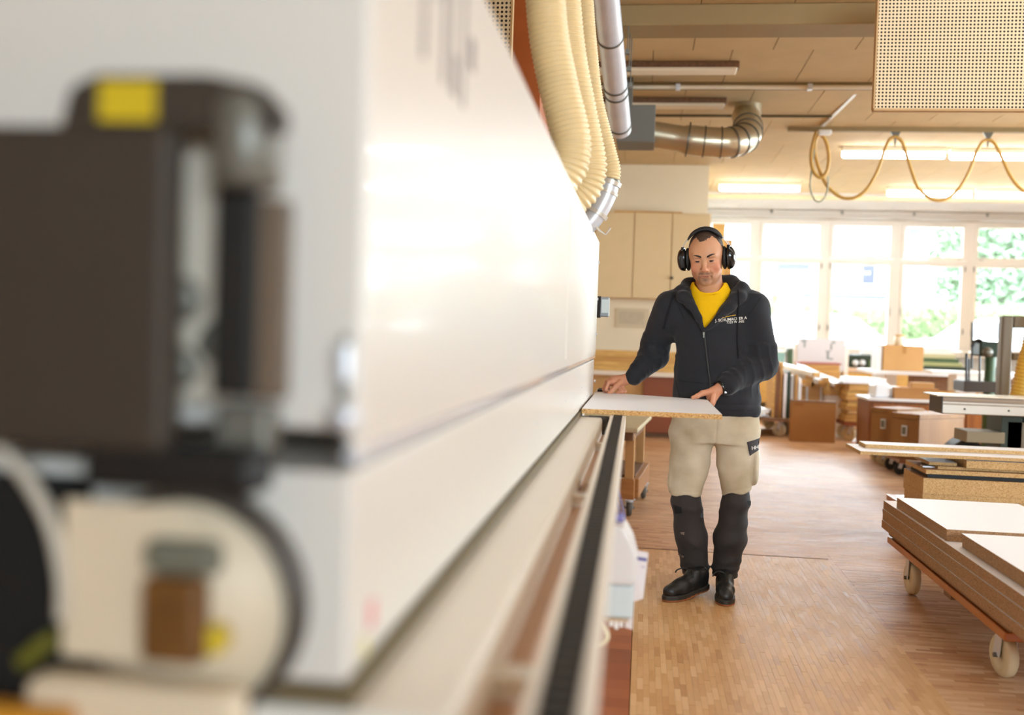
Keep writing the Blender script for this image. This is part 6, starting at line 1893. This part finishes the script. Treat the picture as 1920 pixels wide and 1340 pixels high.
def shoe(heel, yaw, pitch, label):
    d = np.array([math.cos(yaw), math.sin(yaw), 0.0]); n_ = np.array([-d[1], d[0], 0.0])
    heel = np.array(heel, float)
    up = np.array([0, 0, 1.0])
    def at(l, w, h): return heel + d * l + n_ * w + up * (h + math.tan(pitch) * max(0, .20 - l))
    lo = np.min([at(-.05, 0, 0), at(.33, 0, 0)], 0) - .08; hi = np.max([at(-.05, 0, 0), at(.33, 0, 0)], 0) + .14
    lo[2] = -.012
    F = Field(*grid(lo, hi, .0035))
    F.chain([at(.03, 0, .052), at(.10, 0, .055), at(.19, 0, .050), at(.255, 0, .042)], [.036, .038, .040, .036], k=.02)
    F.chain([at(.035, 0, .085), at(.09, 0, .085)], [.036, .040], k=.02)
    F.chain([at(.10, 0, .082), at(.17, 0, .062)], [.030, .026], k=.02)
    F.ripple(lambda X, Y, Z: .0012 * wobble(X, Y, Z, 60, 6), lo, hi)
    zsole = lambda X, Y: math.tan(pitch) * np.maximum(0, .20 - ((X - heel[0]) * d[0] + (Y - heel[1]) * d[1]))
    F.op(lambda X, Y, Z: Z - zsole(X, Y) - .022, lo, hi, k=.004, mode='s', margin=.0)
    v, q = F.mesh(); v = smooth(v, q, 1, .5)
    up_o = skin_obj('shoe', v, q, M_shoe, man)
    S = Field(*grid(lo, hi, .0035))
    def sole(X, Y, Z):
        l = (X - heel[0]) * d[0] + (Y - heel[1]) * d[1]; w = (X - heel[0]) * n_[0] + (Y - heel[1]) * n_[1]
        hw = np.interp(l, [-.012, .0, .04, .10, .19, .25, .285, .298], [.012, .028, .039, .038, .048, .044, .026, .010])
        dd = np.abs(w) - hw
        dl = np.maximum(-.010 - l, l - .298)
        zz_ = Z - zsole(X, Y)
        return np.maximum(np.maximum(dd, dl), np.maximum(-zz_ + .001, zz_ - .030))
    S.op(sole, lo, hi, k=.004, margin=0)
    v, q = S.mesh(); v = smooth(v, q, 2, .5)
    zrel = v[:, 2] - np.array([float(zsole(a_, b_)) for a_, b_ in v[:, :2]])
    cc = np.where((zrel < .010)[:, None], np.array(lin((146, 82, 40))), np.array(lin((42, 36, 30))))
    skin_obj('sole', v, q, MATS.get('sole_vcol') or vcol_mat('sole_vcol', .6), up_o, cc)
    for k in range(4):
        l_ = .115 + .026 * k; h_ = .116 - .014 * k
        b = MB(); b.tube([Vector(at(l_, -.026, h_ - .016)), Vector(at(l_ + .004, 0, h_ - .002 - .002 * k)), Vector(at(l_, .026, h_ - .016))], .0035, 8); b.build('lace', M_black, up_o)
    b = MB(); b.tube(spline([at(.115, 0, .112), at(.125, -.03, .125), at(.15, -.052, .118), at(.155, -.06, .104)], 5), .0035, 8); b.build('lace', M_black, up_o)
    b = MB(); b.tube(spline([at(.115, 0, .112), at(.13, .03, .120), at(.15, .045, .100)], 5), .0035, 8); b.build('lace', M_black, up_o)
    return up_o


shoe((.345, 4.935, 0), math.radians(180 + 47), .10, 'right')
shoe((.440, 5.000, 0), math.radians(270 - 3), .0, 'left')

# ================= watch on his left wrist
b = MB(); c_ = Vector(W_L) + Vector(dl_) * .010; dv = Vector(dl_)
b.lathe(c_ - dv * .010, dv, [(.031, 0), (.034, .002), (.034, .018), (.031, .020), (.031, 0)], 28); wa = b.build('wrist_band', M_blackgloss, man)
b = MB(); side = Vector((.6, -.5, -.5)).normalized(); side = (side - dv * side.dot(dv)).normalized(); b.cbox(c_ + side * .035, (.012, .014, .014)); b.build('band_buckle', M_steel, wa, bevel=.002)

# ================= ear defenders
em = thing('ear_defenders', 'black ear defenders with steel wires worn by the man', 'ear defenders', tuple(HC + np.array([0, 0, .1])))
for sx in (-1, 1):
    c0 = hv(.083 * sx, -.004, -.004); ax_ = Vector(HM @ np.array([sx, 0, 0]))
    F = Field(*grid(np.array(c0) - .09, np.array(c0) + .09, .0035))
    F.ell(np.array(hp(.106 * sx, -.004, -.006)), (.030, .040, .056), HM, k=.008)
    F.ell(np.array(hp(.117 * sx, -.004, -.008)), (.022, .034, .050), HM, k=.008)
    F.op(lambda X, Y, Z: -(((X - HC[0]) * HM[0, 0] + (Y - HC[1]) * HM[1, 0] + (Z - HC[2]) * HM[2, 0]) * sx - .097) * -1.0, np.array(c0) - .09, np.array(c0) + .09, k=.004, mode='s', margin=0)
    v, q = F.mesh(); v = smooth(v, q, 1, .5)
    cup = skin_obj('ear_cup', v, q, M_blackgloss, em)
    F = Field(*grid(np.array(c0) - .08, np.array(c0) + .08, .0035))
    F.ell(np.array(hp(.086 * sx, -.004, -.006)), (.016, .041, .056), HM, k=.004)
    v, q = F.mesh(); cu = skin_obj('cushion', v, q, M_black, em)
    for dy in (-.020, .020):
        pts = [hv(.080 * sx, dy * .9 + .004, .092), hv(.096 * sx, dy - .004, .078), hv(.110 * sx, dy - .004, .052), hv(.112 * sx, dy * .8 - .004, .030), hv(.122 * sx, dy * .3 - .004, .010), hv(.128 * sx, -.004, -.010)]
        b = MB(); b.tube(spline(pts, 6), .0017, 8); b.build('steel_wire', M_steel, em)
    b = MB(); b.cbox(hv(.108 * sx, -.004, .046), (.016, .050, .014), rz=-.15); b.build('wire_yoke', M_blackgloss, em, bevel=.003)
pts = [hv(.098 * math.sin(t), .006, .026 + .116 * math.cos(t)) for t in np.linspace(-.98, .98, 25)]
b = MB(); vs = []; yv = Vector(HM @ np.array([0, 1, 0]))
for i, p_ in enumerate(pts):
    o_ = (p_ - hv(0, .006, .026)).normalized(); e_ = min(i, 24 - i) / 24
    hw = .024 * min(1, .55 + e_ * 2.2); th_ = .0080 * min(1, .5 + e_ * 3)
    for (a_, c_) in ((-1, -.2), (-.8, .75), (0, 1), (.8, .75), (1, -.2), (.8, -1), (-.8, -1)):
        vs.append(p_ + yv * (a_ * hw) + o_ * (c_ * th_))
fs = []
for i in range(24):
    for k in range(7): fs.append((i * 7 + k, i * 7 + (k + 1) % 7, i * 7 + 7 + (k + 1) % 7, i * 7 + 7 + k))
fs += [tuple(range(7))[::-1], tuple(range(24 * 7, 25 * 7))]
b.add(vs, fs, 0, True); b.build('headband', mat('black_padded_band', (30, 30, 33), .55, bump=.05), em)
